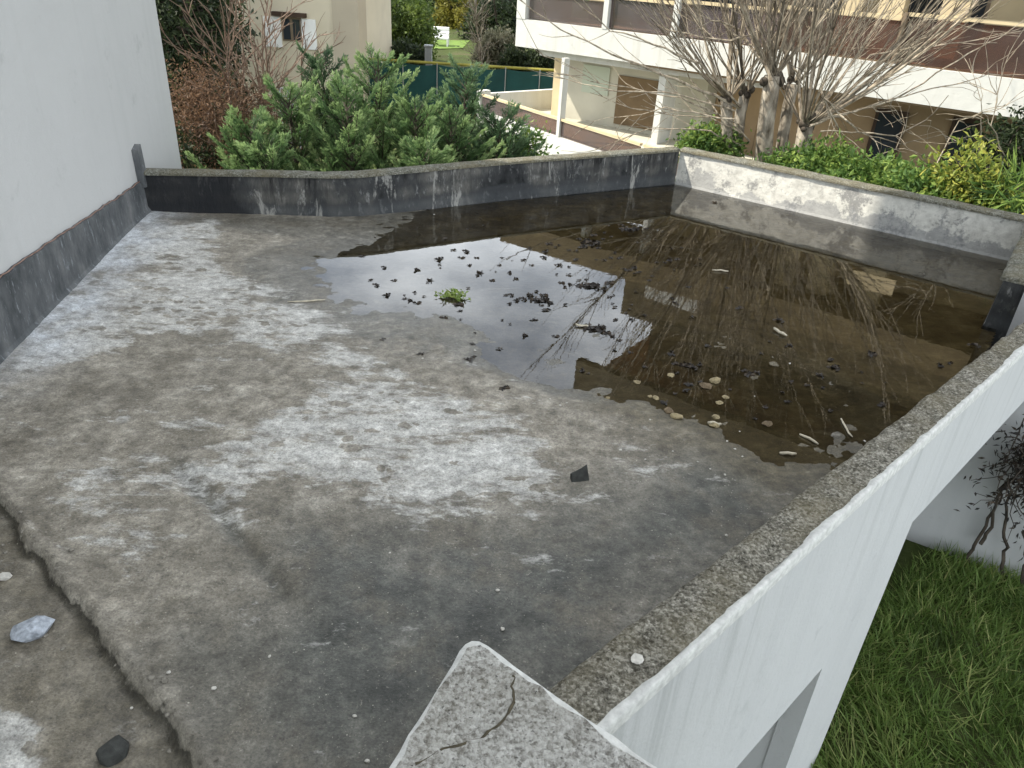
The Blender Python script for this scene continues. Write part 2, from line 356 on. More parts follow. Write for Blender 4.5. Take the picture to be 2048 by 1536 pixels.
M['bark'] = barkmat('pale_bark', (.085, .068, .048, 1), (.46, .41, .33, 1))
M['shoot'] = barkmat('shoot_bark', (.15, .12, .085, 1), (.44, .38, .29, 1), 14)
M['twig'] = barkmat('twig_bark', (.13, .085, .06, 1), (.25, .18, .135, 1), 14)
M['darkbark'] = barkmat('dark_bark', (.03, .024, .018, 1), (.09, .075, .058, 1))
M['knuckle'] = barkmat('knuckle_bark', (.028, .022, .016, 1), (.12, .10, .078, 1), 12)
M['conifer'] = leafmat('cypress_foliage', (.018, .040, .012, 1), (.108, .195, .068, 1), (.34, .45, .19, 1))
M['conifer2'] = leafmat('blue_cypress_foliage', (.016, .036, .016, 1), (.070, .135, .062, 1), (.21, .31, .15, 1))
M['darkleaf'] = leafmat('dark_evergreen_leaf', (.010, .018, .008, 1), (.028, .045, .018, 1), (.07, .095, .035, 1))
M['brownleaf'] = leafmat('dead_brown_leaf', (.055, .034, .022, 1), (.15, .088, .052, 1), (.30, .18, .10, 1))
M['hedge'] = leafmat('hedge_leaf', (.03, .065, .018, 1), (.10, .185, .042, 1), (.26, .34, .07, 1))
M['limeleaf'] = leafmat('lime_leaf', (.06, .10, .02, 1), (.19, .24, .04, 1), (.46, .44, .09, 1))
M['gardenleaf'] = leafmat('garden_leaf', (.030, .052, .012, 1), (.085, .13, .028, 1), (.19, .25, .05, 1))
M['yellowleaf'] = leafmat('yellow_leaf', (.10, .10, .02, 1), (.20, .19, .03, 1), (.34, .30, .06, 1))
M['greyleaf'] = leafmat('grey_twig_leaf', (.10, .10, .06, 1), (.22, .215, .14, 1), (.36, .34, .24, 1))
M['grass'] = leafmat('grass_blade', (.060, .098, .024, 1), (.17, .27, .062, 1), (.42, .44, .17, 1), .45)
M['floatleaf'] = leafmat('rotting_leaf', (.006, .005, .004, 1), (.018, .013, .009, 1), (.06, .042, .025, 1), .0)
M['weed'] = leafmat('weed_leaf', (.12, .18, .04, 1), (.24, .33, .08, 1), (.40, .47, .14, 1))
M['stick'] = plain('dry_stick', (.52, .47, .36, 1), .8, .2, 30)
M['stone_y'] = plain('ochre_stone', (.27, .22, .125, 1), .8, .35, 25, .3, .4)
M['stone_b'] = plain('brown_stone', (.15, .11, .065, 1), .8, .35, 25, .3, .4)
M['stone_g'] = plain('grey_stone', (.16, .17, .18, 1), .8, .4, 40, .3, .5)
M['stone_w'] = plain('white_pebble', (.50, .48, .43, 1), .8, .2, 60)
M['slate'] = plain('dark_slate', (.045, .047, .043, 1), .8, .35, 30, .3, .4)
M['band'] = wallwhite('white_concrete_band', (.56, .56, .52, 1), .45, (.34, .33, .29, 1))
M['cream'] = plain('cream_wall', (.55, .45, .28, 1), .85, .12, 1.5)
M['ochre'] = plain('ochre_wall', (.30, .215, .125, 1), .85, .18, 1.5)
M['pale'] = plain('pale_beige_wall', (.46, .44, .36, 1), .85, .12, 1.2)
M['house'] = plain('house_render', (.56, .50, .38, 1), .9, .08, .8)
M['taupe'] = plain('taupe_column', (.40, .35, .27, 1), .9, .08, .8)
M['tile'] = plain('clay_tile', (.30, .15, .09, 1), .85, .3, 6)
M['white'] = plain('white_paint', (.76, .76, .74, 1), .6, .05, 3)
M['tarp'] = plain('green_windbreak_cloth', (.012, .062, .062, 1), .75, .3, 1.2)
M['rail_y'] = plain('mossy_top_rail', (.26, .24, .05, 1), .8, .3, 3)
M['metal'] = plain('grey_metal', (.30, .32, .33, 1), .5, .1, 4)
M['darkwood'] = plain('dark_timber', (.055, .034, .022, 1), .7, .3, 4)
M['soffit'] = plain('shaded_timber_soffit', (.16, .11, .06, 1), .8, .25, 2)
M['frame'] = plain('window_frame', (.20, .15, .10, 1), .6, .1, 4)
def glass(name, c, rough=.05):
    m = Mat(name, rough, .6); m.b.inputs['Base Color'].default_value = c; return m.m
M['glass'] = glass('dark_window_glass', (.03, .036, .042, 1))
def tint(nm, tc_, dc_, f0_, f1_):
    m = Mat(nm); m.nt.nodes.remove(m.b)
    t = m.n('ShaderNodeBsdfTransparent'); t.inputs[0].default_value = tc_
    d = m.n('ShaderNodeBsdfDiffuse'); d.inputs[0].default_value = dc_
    g = m.n('ShaderNodeBsdfGlossy'); g.inputs['Roughness'].default_value = .08
    a = m.n('ShaderNodeMixShader'); m.link(m.ramp(m.noise(1.2, 4), (.3, f0_), (.7, f1_)), a.inputs[0]); m.link(t.outputs[0], a.inputs[1]); m.link(d.outputs[0], a.inputs[2])
    b = m.n('ShaderNodeMixShader'); b.inputs[0].default_value = .09; m.link(a.outputs[0], b.inputs[1]); m.link(g.outputs[0], b.inputs[2])
    m.link(b.outputs[0], m.nt.nodes['Material Output'].inputs[0]); return m.m
M['tint'] = tint('smoked_glass_panel', (.60, .46, .40, 1), (.155, .135, .138, 1), .30, .60)
M['tintw'] = tint('brown_glass_panel', (.60, .38, .26, 1), (.11, .075, .062, 1), .30, .62)
M['paleglass'] = glass('pale_lit_glass', (.42, .46, .38, 1), .15)
M['olivewood'] = plain('olive_brown_timber', (.085, .068, .036, 1), .8, .3, 3)
M['olivewood2'] = plain('brown_render', (.15, .115, .062, 1), .85, .25, 2)
M['crumb'] = plain('concrete_crumb', (.20, .185, .155, 1), .9, .4, 60, .3, .4)
M['stone_l'] = plain('pale_blue_grey_stone', (.36, .39, .43, 1), .8, .4, 45, .3, .5)
def groundmat():
    m = Mat('garden_soil_and_grass', .95, .1); n = m.noise(.6, 8, .65); f = m.noise(12, 6, .7)
    c = m.ramp(n, (.35, (.045, .05, .02, 1)), (.55, (.055, .075, .022, 1)), (.7, (.10, .085, .05, 1)))
    c = m.mix(.6, c, m.ramp(f, (.3, .3), (.7, .8)), 'OVERLAY'); m.col(c); m.bump(f, .8, .05); return m.m
M['ground'] = groundmat()
M['lawn'] = plain('sunny_lawn', (.12, .19, .035, 1), .95, .3, 2.5)
M['trunk'] = M['darkbark']

# ------------------------------------------------------------------ plan of the terrace
PH = .45                                                     # parapet height
WA, WB = atz(0, 735)[:2], atz(290, 432)[:2]                 # foot of the left wall
wu = (WB - WA) / np.linalg.norm(WB - WA); wn = np.array([wu[1], -wu[0]])   # wn points to the terrace
FL = [atz(285, 432)[:2], atz(560, 434)[:2], atz(655, 436)[:2], atz(720, 434)[:2], atz(1000, 402)[:2], np.array([1.95, 10.02])]
CR = FL[-1]
ru = np.array([math.sin(math.radians(125)), math.cos(math.radians(125))])
RE = atz(2027, 524)[:2]
CH = atz(1996, 590)[:2]
O1 = atz(1215, 1455, PH)[:2]; O2 = atz(2048, 700, PH)[:2]; nu = (O2 - O1) / np.linalg.norm(O2 - O1); nn = np.array([nu[1], -nu[0]])  # nn outward
I1 = atz(1140, 1330, PH)[:2]; I2 = atz(2048, 638, PH)[:2]
def npt(s, n=0.): return O1 + nu * s + nn * n
def inner_n(s):
    a = (I1 - O1) @ nn; b = (I2 - O1) @ nn; sa = (I1 - O1) @ nu; sb = (I2 - O1) @ nu
    return a + (b - a) * (s - sa) / (sb - sa)

# ------------------------------------------------------------------ terrace floor (one sheet, 2.2 cm grid)
st = .022
xs = np.arange(-5.2, 5.9, st); ys = np.arange(-.6, 10.7, st)
X, Y = np.meshgrid(xs, ys, indexing='ij')
def PX(*pts): return [atz(a, b)[:2] for a, b in pts]
deep = PX((840, 415), (800, 440), (790, 470), (690, 500), (620, 525), (625, 560), (690, 605), (800, 625), (905, 640), (985, 640), (1080, 640), (1160, 640), (1280, 668), (1400, 690), (1500, 700), (1600, 740), (1700, 800), (1750, 850),
          (1690, 930), (1640, 1000), (2300, 700), (2200, 420), (1345, 350), (1000, 385))
shal = PX((900, 620), (1020, 600), (1230, 620), (1400, 660), (1560, 690), (1680, 790), (1700, 860), (1640, 930), (1520, 930), (1400, 880), (1290, 830), (1180, 790), (1060, 770), (960, 720))
sdp = sdf(X, Y, deep); ssh = sdf(X, Y, shal)
warp = (fbm(X * 1.7, Y * 1.7, 3) - .5)
H = np.clip((sdp + warp * .35) * np.where(sdp + warp * .35 > -.25, .020, .035), -.055, .03)
shm = sm(ssh + warp * .3, .25, -.2)
H = H * (1 - shm) + (-.0045 + .015 * (fbm(X * 3.1, Y * 3.1, 9, 5) - .5)) * shm
H += .006 * (fbm(X * 4, Y * 4, 21, 5) - .5) + .0085 * (fbm(X * 11, Y * 13, 31, 5) - .5)
dw = (X - WB[0]) * wn[0] + (Y - WB[1]) * wn[1]               # distance from left wall
H += .05 * np.exp(-np.clip(dw, 0, 9) / .35) * sm(Y, 9, 6.5)
# gutter step at lower left and the second faint ridge
g0, g1 = atz(0, 1010)[:2], atz(400, 1536)[:2]; ge = (g1 - g0) / np.linalg.norm(g1 - g0); gn = np.array([ge[1], -ge[0]])
dg = (X - g0[0]) * gn[0] + (Y - g0[1]) * gn[1] + (fbm(X * 4, Y * 4, 44, 3) - .5) * .09
if ((atz(500, 1000)[:2] - g0) @ gn) < 0: dg = -dg
H += -.05 * sm(dg, .024, -.024) + .026 * np.exp(-np.abs(dg - .03) / .035) * (dg > -.01) * (.4 + 1.2 * fbm(X * 9, Y * 9, 51, 3))
r0, r1 = atz(345, 925)[:2], atz(650, 1290)[:2]; re_ = (r1 - r0); rl = np.linalg.norm(re_); re_ /= rl; rn = np.array([re_[1], -re_[0]])
dr_ = (X - r0[0]) * rn[0] + (Y - r0[1]) * rn[1] + (fbm(X * 4, Y * 4, 61, 3) - .5) * .05; tr_ = (X - r0[0]) * re_[0] + (Y - r0[1]) * re_[1]
if ((atz(600, 1000)[:2] - r0) @ rn) < 0: dr_ = -dr_
rmask = sm(tr_, -.1, .15) * sm(tr_, rl + .2, rl - .5)
H += (-.016 * np.exp(-(dr_ / .05) ** 2) + .014 * sm(dr_, .0, .05) * sm(dr_, .6, .1)) * rmask
# stains, plus painted lip shadow and a painted sunlit patch
def blob(poly, soft=.25, amp=.5, seed=5, sc=1.6):
    return sm(sdf(X, Y, PX(*poly)) + (fbm(X * sc, Y * sc, seed) - .5) * amp, soft, -soft)
white = .05 + .0 * X
for poly, v in ((((260, 470), (420, 450), (440, 520), (560, 570), (640, 610), (620, 680), (480, 660), (330, 690), (60, 760), (30, 720), (200, 560)), .86),
                (((420, 590), (620, 600), (740, 690), (900, 770), (960, 850), (900, 870), (760, 780), (600, 720), (430, 660)), .80),
                (((700, 740), (940, 780), (1060, 860), (1110, 915), (1080, 1000), (960, 1020), (850, 1040), (780, 990), (600, 1010), (480, 990), (390, 960), (520, 860), (640, 800)), .93),
                (((355, 935), (470, 930), (540, 960), (500, 1100), (470, 1080)), 1.),
                (((100, 860), (400, 720), (520, 900), (300, 1200), (180, 1150)), .36),
                (((1100, 830), (1330, 880), (1400, 960), (1200, 960)), .42),
                (((1340, 400), (1480, 420), (1500, 470), (1300, 450)), .8)):  # last patch: sunlight on the far-corner mud, painted pale
    white = np.maximum(white, v * blob(poly, .22))
white = np.maximum(white, .9 * blob(((-200, 1400), (20, 1420), (90, 1500), (150, 1560), (100, 1800), (-300, 1800)), .05, .25, 6, 4))
dark = np.maximum(blob(((560, 1020), (860, 1050), (1080, 1010), (1300, 930), (1560, 930), (1640, 1000), (1300, 1330), (900, 1700), (500, 1700), (380, 1330), (520, 1200)), .5, .7, 15),
                  .55 * blob(((-100, 520), (200, 500), (330, 440), (700, 440), (640, 480), (330, 450), (-50, 800)), .12, .3, 16))
dark = np.maximum(dark, .8 * rmask * np.exp(-(dr_ / .05) ** 2))
dark = np.maximum(dark, .5 * np.exp(-((dg + .016) / .022) ** 2))  # lip shadow painted into the dark mask
# hollow beside the near parapet and far walls stay dirty
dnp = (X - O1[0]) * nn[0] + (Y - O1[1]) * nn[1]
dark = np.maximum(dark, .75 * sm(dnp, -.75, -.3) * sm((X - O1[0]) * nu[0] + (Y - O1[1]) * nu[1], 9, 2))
dark = np.maximum(dark, .75 * np.exp(-((H - .009 - .004 * (fbm(X * 2, Y * 2, 93) - .5)) / .0022) ** 2) * sm(np.abs(sdp), 1.2, .3))
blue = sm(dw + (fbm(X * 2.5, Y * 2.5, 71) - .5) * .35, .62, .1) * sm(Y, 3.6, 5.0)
mud = np.clip(sm(H, .006, -.012), 0, 1) * sm(dg, -.1, .2)
mud = np.maximum(mud, .82 * blob(((1180, 640), (1560, 680), (1720, 800), (1690, 960), (1560, 990), (1400, 900), (1240, 820)), .35, .6, 81))
mud = mud * (1 - .55 * blob(((640, 480), (900, 460), (1200, 470), (1250, 640), (1100, 700), (950, 680), (660, 600)), .3, .3, 82))
dirt_gut = sm(dg, .0, -.05) * (1 - white)
mud = np.maximum(mud, .42 * dirt_gut)
wet = np.maximum(dark * .7, sm(H, .02, .0))
wet = np.maximum(wet, .9 * blob(((880, 640), (1280, 620), (1380, 720), (1200, 780), (1000, 760)), .3, .5, 91))
mudz = blob(((1250, 690), (1560, 700), (1720, 800), (1690, 960), (1540, 980), (1380, 890), (1260, 800)), .3, .6, 83)
wet = wet * (1 - .55 * mudz); mud = np.maximum(mud, .9 * mudz * (.55 + .45 * fbm(X * 3, Y * 3, 85)))
dark = np.maximum(dark, .72 * sm(H, .016, .001) * (dg > .1)); wet = np.maximum(wet, .85 * sm(H, .012, .0))
cxm = X[:-1, :-1] + st / 2; cym = Y[:-1, :-1] + st / 2
keep = ((cxm - O1[0]) * nn[0] + (cym - O1[1]) * nn[1] < -.06)
keep &= ((cxm - CR[0]) * (-ru[1]) + (cym - CR[1]) * ru[0] < .1)
keep &= ((cxm - WB[0]) * wn[0] + (cym - WB[1]) * wn[1] > -.05)
farpoly = [(-5.5, -2), (FL[0][0] - .3, FL[0][1] + .1)] + [(p[0] - .02, p[1] + .1) for p in FL[1:-1]] + [(CR[0] + .1, CR[1] + .1), (9, CR[1] + .1), (9, -2)]
keep &= sdf(cxm, cym, farpoly) < 0
che = (RE - CH) / np.linalg.norm(RE - CH); chn = np.array([che[1], -che[0]])
keep &= ~(((cxm - CH[0]) * chn[0] + (cym - CH[1]) * chn[1] > .1) & (cym > 5))
ny = len(ys); ii, jj = np.nonzero(keep)
faces = np.stack([ii * ny + jj, (ii + 1) * ny + jj, (ii + 1) * ny + jj + 1, ii * ny + jj + 1], 1)
used, inv = np.unique(faces, return_inverse=True); faces = inv.reshape(-1, 4)
V = np.stack([X.ravel()[used], Y.ravel()[used], H.ravel()[used]], 1)
me = bpy.data.meshes.new('terrace_floor')
me.vertices.add(len(V)); me.vertices.foreach_set('co', V.astype(np.float32).ravel())
me.loops.add(faces.size); me.loops.foreach_set('vertex_index', faces.astype(np.int32).ravel())
me.polygons.add(len(faces)); me.polygons.foreach_set('loop_start', np.arange(0, faces.size, 4, dtype=np.int32))
me.update(calc_edges=True); me.polygons.foreach_set('use_smooth', [True] * len(faces))
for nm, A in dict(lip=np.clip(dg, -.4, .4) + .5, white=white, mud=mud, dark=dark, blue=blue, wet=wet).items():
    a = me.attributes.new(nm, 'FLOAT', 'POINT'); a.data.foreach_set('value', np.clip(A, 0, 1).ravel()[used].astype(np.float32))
me.materials.append(M['floor'])
fo = bpy.data.objects.new('terrace_floor', me); COL.objects.link(fo); tag(fo, kind='structure')
def fz(x, y):
    i = int(np.clip(round((x - xs[0]) / st), 0, len(xs) - 1)); j = int(np.clip(round((y - ys[0]) / st), 0, ny - 1)); return H[i, j]
# slab below the floor and the water
b = MB()
wp = [FL[1] + [-.3, .0], FL[3] + [0, .02], FL[4] + [0, .05], CR + [.05, .05], RE + [.05, 0], CH + [.05, 0], npt(4.2, -.1), npt(1.6, -.1), atz(1000, 900)[:2], atz(480, 600)[:2]]
b.add([(p[0], p[1], 0) for p in wp], [tuple(range(len(wp)))[::-1]])
wo = b.build('water', M['water']); tag(wo, kind='structure')

# ------------------------------------------------------------------ left building
root = thing('white_building', 'tall white rendered building wall with mortar skirting along the left of the terrace', 'building', (WB[0], WB[1], 0))
def W(s, off=0.): return WB + wu * s + wn * off
LT = 12.5
b = MB(); e0, e1 = W(-14), W(1.515); back0, back1 = W(-14, -8), W(1.515, -8)
b.prism([e0, e1, back1, back0], -2.9, LT)
b.build('wall', M['wall_left'], root, loc=(WB[0], WB[1], 0))
b = MB()
ss = np.linspace(-6.5, .06, 150)
rows = []
for s in ss:
    tz = .33 + (.51 - .325) * (-(s) / 3.0) if s < 0 else .33
    tz = min(tz, .62) + .02 * float(vnoise(np.array(s * 3.), np.array(1.), 3)) + .014 * (float(vnoise(np.array(s * 17.), np.array(1.), 4)) - .5)
    p0 = W(s, .11 + .02 * float(vnoise(np.array(s * 4.), np.array(7.), 3))); pm = W(s, .045); p1 = W(s, .035); p2 = W(s, -.01)
    rows += [(p0[0], p0[1], -.02), (pm[0], pm[1], .1), (p1[0], p1[1], tz), (p2[0], p2[1], tz + .012)]
f = [(i * 4 + j, i * 4 + j + 1, (i + 1) * 4 + j + 1, (i + 1) * 4 + j)[::-1] for i in range(len(ss) - 1) for j in range(3)]
f += [(0, 1, 2, 3), tuple(len(rows) - 4 + k for k in (3, 2, 1, 0))]
b.add(rows, f); b.build('skirting', M['skirting'], root, loc=(WB[0], WB[1], 0))
b = MB()
p = [W(s, .02) for s in ss]; b.tube([(q[0], q[1], rows[i * 4 + 3][2] - .001) for i, q in enumerate(p)], .0045, 5)
b.build('edge_strip', M['rust'], root, loc=(WB[0], WB[1], 0))
b = MB(); a, c = W(-.03, .002), W(.085, .002)
b.add([(a[0], a[1], .30), (c[0], c[1], .30), *[(W(s, .07)[0], W(s, .07)[1], .30) for s in (.085, -.03)],
       *[(W(s - .01, o)[0], W(s - .01, o)[1], z) for s, o, z in ((-.03, .002, .665), (.085, .002, .70), (.085, .06, .70), (-.03, .06, .665))]],
      [(0, 1, 2, 3), (7, 6, 5, 4), (0, 4, 5, 1), (1, 5, 6, 2), (2, 6, 7, 3), (3, 7, 4, 0)])
b.build('upstand', M['skirting'], root, loc=(WB[0], WB[1], 0))

# ------------------------------------------------------------------ parapet walls
def offs(path, d):
    path = [np.array(p) for p in path]; o = []
    for i, p in enumerate(path):
        t = (path[min(i + 1, len(path) - 1)] - path[max(i - 1, 0)]); t /= np.linalg.norm(t); o.append(p + d * np.array([-t[1], t[0]]))
    return o
def resample(path, step=.08):
    path = [np.array(p) for p in path]; o = []
    for a, c in zip(path[:-1], path[1:]):
        k = max(1, int(np.linalg.norm(c - a) / step)); o += [a + (c - a) * i / k for i in range(k)]
    return o + [path[-1]]
def parapet(name, label, path, th, mat, topmat, zb=-2.9, seed=1, ht=PH):
    """path: inner foot line; thickness goes to the left of travel"""
    r = thing(name, label, 'wall', (path[0][0], path[0][1], 0)); lo = (path[0][0], path[0][1], 0)
    P = resample(path); O = offs(P, th); k = len(P)
    b = MB(); v = []
    for i in range(k):
        j = .012 * (float(vnoise(np.array(i * .35), np.array(seed * 3.), seed)) - .5)
        dd = (O[i] - P[i]) / th
        a = P[i] + dd * (.012 + j); 
        v += [(P[i][0] - dd[0] * .02, P[i][1] - dd[1] * .02, -.06), (P[i][0], P[i][1], .03), (a[0], a[1], ht - .035), (O[i][0], O[i][1], ht - .035), (O[i][0], O[i][1], zb)]
    f = [(i * 5 + q, i * 5 + q + 1, (i + 1) * 5 + q + 1, (i + 1) * 5 + q) for i in range(k - 1) for q in range(4)]
    f += [(4, 3, 2, 1, 0), tuple((k - 1) * 5 + q for q in range(5))]
    b.add(v, f); b.build('wall', mat, r, loc=lo)
    b = MB(); v = []
    for i in range(k):
        dd = (O[i] - P[i]) / th
        for t, z in ((-.012, ht - .034), (-.014, ht - .012), (.015, ht), (th * .5, ht + .004), (th - .02, ht - .002), (th + .012, ht - .015), (th + .01, ht - .034)):
            jj = (fbm(np.array([i * .6 + t * 20]), np.array([t * 31. + seed]), seed)[0] - .5)
            q = P[i] + dd * (t + .016 * jj); v.append((q[0], q[1], z + .014 * jj * (z > ht - .03)))
    f = [(i * 7 + q, i * 7 + q + 1, (i + 1) * 7 + q + 1, (i + 1) * 7 + q) for i in range(k - 1) for q in range(6)]
    f += [tuple(range(7))[::-1], tuple((k - 1) * 7 + q for q in range(7))]
    b.add(v, f); b.build('coping', topmat, r, smooth=True, loc=lo); return r
far_path = [FL[0] + np.array([-.12, -.02])] + FL[1:-1] + [CR]
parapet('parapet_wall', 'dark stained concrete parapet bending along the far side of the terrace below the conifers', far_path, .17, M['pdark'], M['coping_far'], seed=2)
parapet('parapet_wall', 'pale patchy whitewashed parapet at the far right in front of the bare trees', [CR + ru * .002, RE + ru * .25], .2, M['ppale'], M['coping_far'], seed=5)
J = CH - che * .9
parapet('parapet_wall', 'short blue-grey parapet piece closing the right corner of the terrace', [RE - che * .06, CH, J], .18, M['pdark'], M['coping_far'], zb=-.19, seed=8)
# near parapet with the white outer face and leg
r = thing('terrace_wall', 'long white outer wall with rough lichen-covered top running along the right of the terrace', 'wall', (O1[0], O1[1], 0)); lo = (O1[0], O1[1], 0)
SE = 7.6
b = MB(); ss = np.arange(-.55, SE, .035); cols = 12; v = []
for i, s in enumerate(ss):
    ni = inner_n(max(s, -.3))
    for j in range(cols):
        t = j / (cols - 1); n = ni + (0 - ni - .022) * t
        jn = (fbm(np.array([s * 9.]), np.array([t * 3.]), 12)[0] - .5)
        z = PH + (.030 if t < .8 else .008) * jn + .008 * (vnoise(np.array([s * 30.]), np.array([t * 9.]), 13)[0] - .5)
        if j == 0: z -= .05; n -= .02 * jn
        elif j == 1: z -= .008; n += -.02 * jn
        q = npt(s, n); v.append((q[0], q[1], z))
    q = npt(s, ni - .005); v.append((q[0], q[1], -.05))
c1 = cols + 1
f = [(i * c1 + j, (i + 1) * c1 + j, (i + 1) * c1 + j + 1, i * c1 + j + 1) for i in range(len(ss) - 1) for j in range(cols - 1)]
f += [(i * c1 + cols, (i + 1) * c1 + cols, (i + 1) * c1, i * c1) for i in range(len(ss) - 1)]
b.add(v, f); b.build('coping', M['coping'], r, smooth=True, loc=lo)
b = MB(); v = []                                              # flaking white rim
for i, s in enumerate(ss):
    jn = fbm(np.array([s * 14.]), np.array([.5]), 19, 5)[0]; ch = float(vnoise(np.array(s * 5.), np.array(2.), 23)); wdt = .014 + .045 * max(0, ch - .62) + .008 * (float(vnoise(np.array(s * 26.), np.array(5.), 29)) - .5)
    zt = PH + .005
    for n, z in ((-wdt - .03, PH - .012), (-wdt, zt), (-.004, zt + .002), (.003, zt - .008), (.003, PH - .06)):
        q = npt(s, n); v.append((q[0], q[1], z))
f = [(i * 5 + j, (i + 1) * 5 + j, (i + 1) * 5 + j + 1, i * 5 + j + 1) for i in range(len(ss) - 1) for j in range(4)]
b.add(v, f); b.build('rim', M['rim'], r, smooth=True, loc=lo)
GZ = -2.75
b = MB()
def face_poly(sz, n0, n1):
    k = len(sz); v = [(*npt(s, n0), z) for s, z in sz] + [(*npt(s, n1), z) for s, z in sz]
    b.add(v, [tuple(range(k)), tuple(range(k, 2 * k))[::-1]] + [(i, i + k, (i + 1) % k + k, (i + 1) % k) for i in range(k)])
face_poly([(-1.6, PH - .05), (-1.6, -1.16), (2.24, -1.04), (2.27, GZ - .1), (3.0, GZ - .1), (3.05, -.36), (SE, -.2), (SE, PH - .05)], 0, -.14)
b.build('wall', M['wall_out'], r, loc=lo)
b = MB()
b.prism([npt(-1.6, -.5), npt(2.27, -.5), npt(2.27, -.65), npt(-1.6, -.65)], GZ - .1, -.1)
b.prism([npt(-1.6, -.142), npt(2.24, -.142), npt(2.24, -.5), npt(-1.6, -.5)], -1.0, -.85)
b.prism([npt(2.27, -.142), npt(3.0, -.142), npt(3.0, -3.0), npt(2.27, -3.0)], GZ - .1, -.3)
b.prism([npt(3.0, -3.0), npt(SE, -3.0), npt(SE, -3.15), npt(3.0, -3.15)], GZ - .1, -.3)
b.prism([npt(3.0, -.142), npt(SE, -.142), npt(SE, -3.0), npt(3.0, -3.0)], -.33, -.2)
b.build('recess', M['wall_out'], r, loc=lo)
# white garden wall under the overhang
b = MB(); P0 = atz(1830, 1085, GZ)[:2]; P1 = atz(2048, 1165, GZ)[:2]; gu = (P1 - P0) / np.linalg.norm(P1 - P0); gp = np.array([-gu[1], gu[0]])
if gp @ nu < 0: gp = -gp
b.prism([P0 - gu * 5, P1 + gu * 3, P1 + gu * 3 + gp * .2, P0 - gu * 5 + gp * .2], GZ - .2, -.34)
o = b.build('garden_wall', M['wall_out'], loc=(P0[0], P0[1], GZ)); tag(o, 'white garden wall standing in the grass below the terrace overhang', 'wall')

# pier
pz = .85; pa = atz(940, 1264, pz)[:2]
d1 = np.array([math.sin(math.radians(201)), math.cos(math.radians(201))]); d2 = np.array([math.sin(math.radians(128)), math.cos(math.radians(128))])
ol = [pa + d1 * t for t in np.linspace(1.5, .07, 30)]
ol += [pa + d1 * .07 * (1 - t) ** 2 + d2 * .07 * t ** 2 for t in (.25, .5, .75)]
ol += [pa + d2 * t for t in np.linspace(.07, 1.5, 30)]
ol += [pa + d2 * 1.5 + d1 * 1.5]
k = len(ol)
r = thing('pier', 'weathered pale concrete pier top with a dark crack in the foreground', 'wall', (pa[0], pa[1], 0)); lo = (pa[0], pa[1], 0)
cen = np.mean(ol, 0)
def ring(off, z, jit=0.):
    o = []
    for i, p in enumerate(ol):
        e = (cen - p) / np.linalg.norm(cen - p); q = p + e * (off + jit * (rng.random() - .5)); o.append((q[0], q[1], z + .004 * (rng.random() - .5)))
    return o
b = MB(); R0, R1, R2, R3 = ring(.019, pz, .022), ring(.004, pz - .004, .006), ring(0, pz - .03, .004), ring(0, -.1)
b.add(R1 + R2, [(i, (i + 1) % k, k + (i + 1) % k, k + i)[::-1] for i in range(k)])
b.add(R0 + R1, [(i, (i + 1) % k, k + (i + 1) % k, k + i)[::-1] for i in range(k)])
b.build('rim', M['rim'], r, smooth=True, loc=lo)
b = MB(); b.add(R2 + R3, [(i, (i + 1) % k, k + (i + 1) % k, k + i)[::-1] for i in range(k)]); b.build('wall', M['wall_out'], r, loc=lo)
b = MB(); b.add(R0, [tuple(range(k))[::-1]]); b.build('coping', M['pier'], r, loc=lo)
b = MB()
for path in (((1028, 1350), (1026, 1372), (1028, 1400), (1010, 1440), (985, 1458), (960, 1475), (920, 1490), (880, 1500)), ((880, 1500), (850, 1520), (830, 1530))):
    pts = [(*atz(x, y, pz)[:2], pz - .002) for x, y in path]; P = resample([np.array(p) for p in pts], .012)
    P = [p + np.array([rng.normal() * .003, rng.normal() * .003, 0]) for p in P]
    b.tube(P, [.003 + .003 * rng.random() for _ in P], 5)
b.build('crack', M['mud_dirt'], r, loc=lo)

# ------------------------------------------------------------------ ground
gx = np.concatenate([np.linspace(-150, -12, 24), np.linspace(-10, 14, 49), np.linspace(18, 150, 24)]); gy = np.concatenate([np.linspace(-60, -2, 14), np.linspace(0, 60, 61), np.linspace(66, 220, 24)])
GX, GY = np.meshgrid(gx, gy, indexing='ij')
def gh(x, y): return GZ + sm(y, 30, 44) * .45 + .12 * (fbm(np.asarray(x) * .4, np.asarray(y) * .4, 5) - .5) * sm(np.asarray(y), 8, 12)
b = MB(); m_ = len(gy)
b.add(np.stack([GX.ravel(), GY.ravel(), gh(GX, GY).ravel()], 1), [(i * m_ + j, (i + 1) * m_ + j, (i + 1) * m_ + j + 1, i * m_ + j + 1) for i in range(len(gx) - 1) for j in range(m_ - 1)])
tag(b.build('ground', M['ground'], smooth=True), kind='structure')
b = MB(); q = [atz(815, 101, -2.38), atz(925, 101, -2.38), atz(940, 82, -2.3), atz(800, 80, -2.3)]
q = [(p[0], p[1], float(gh(p[0], p[1])) + .03) for p in q]; b.add(q, [(0, 1, 2, 3)]); tag(b.build('lawn', M['lawn']), kind='structure')

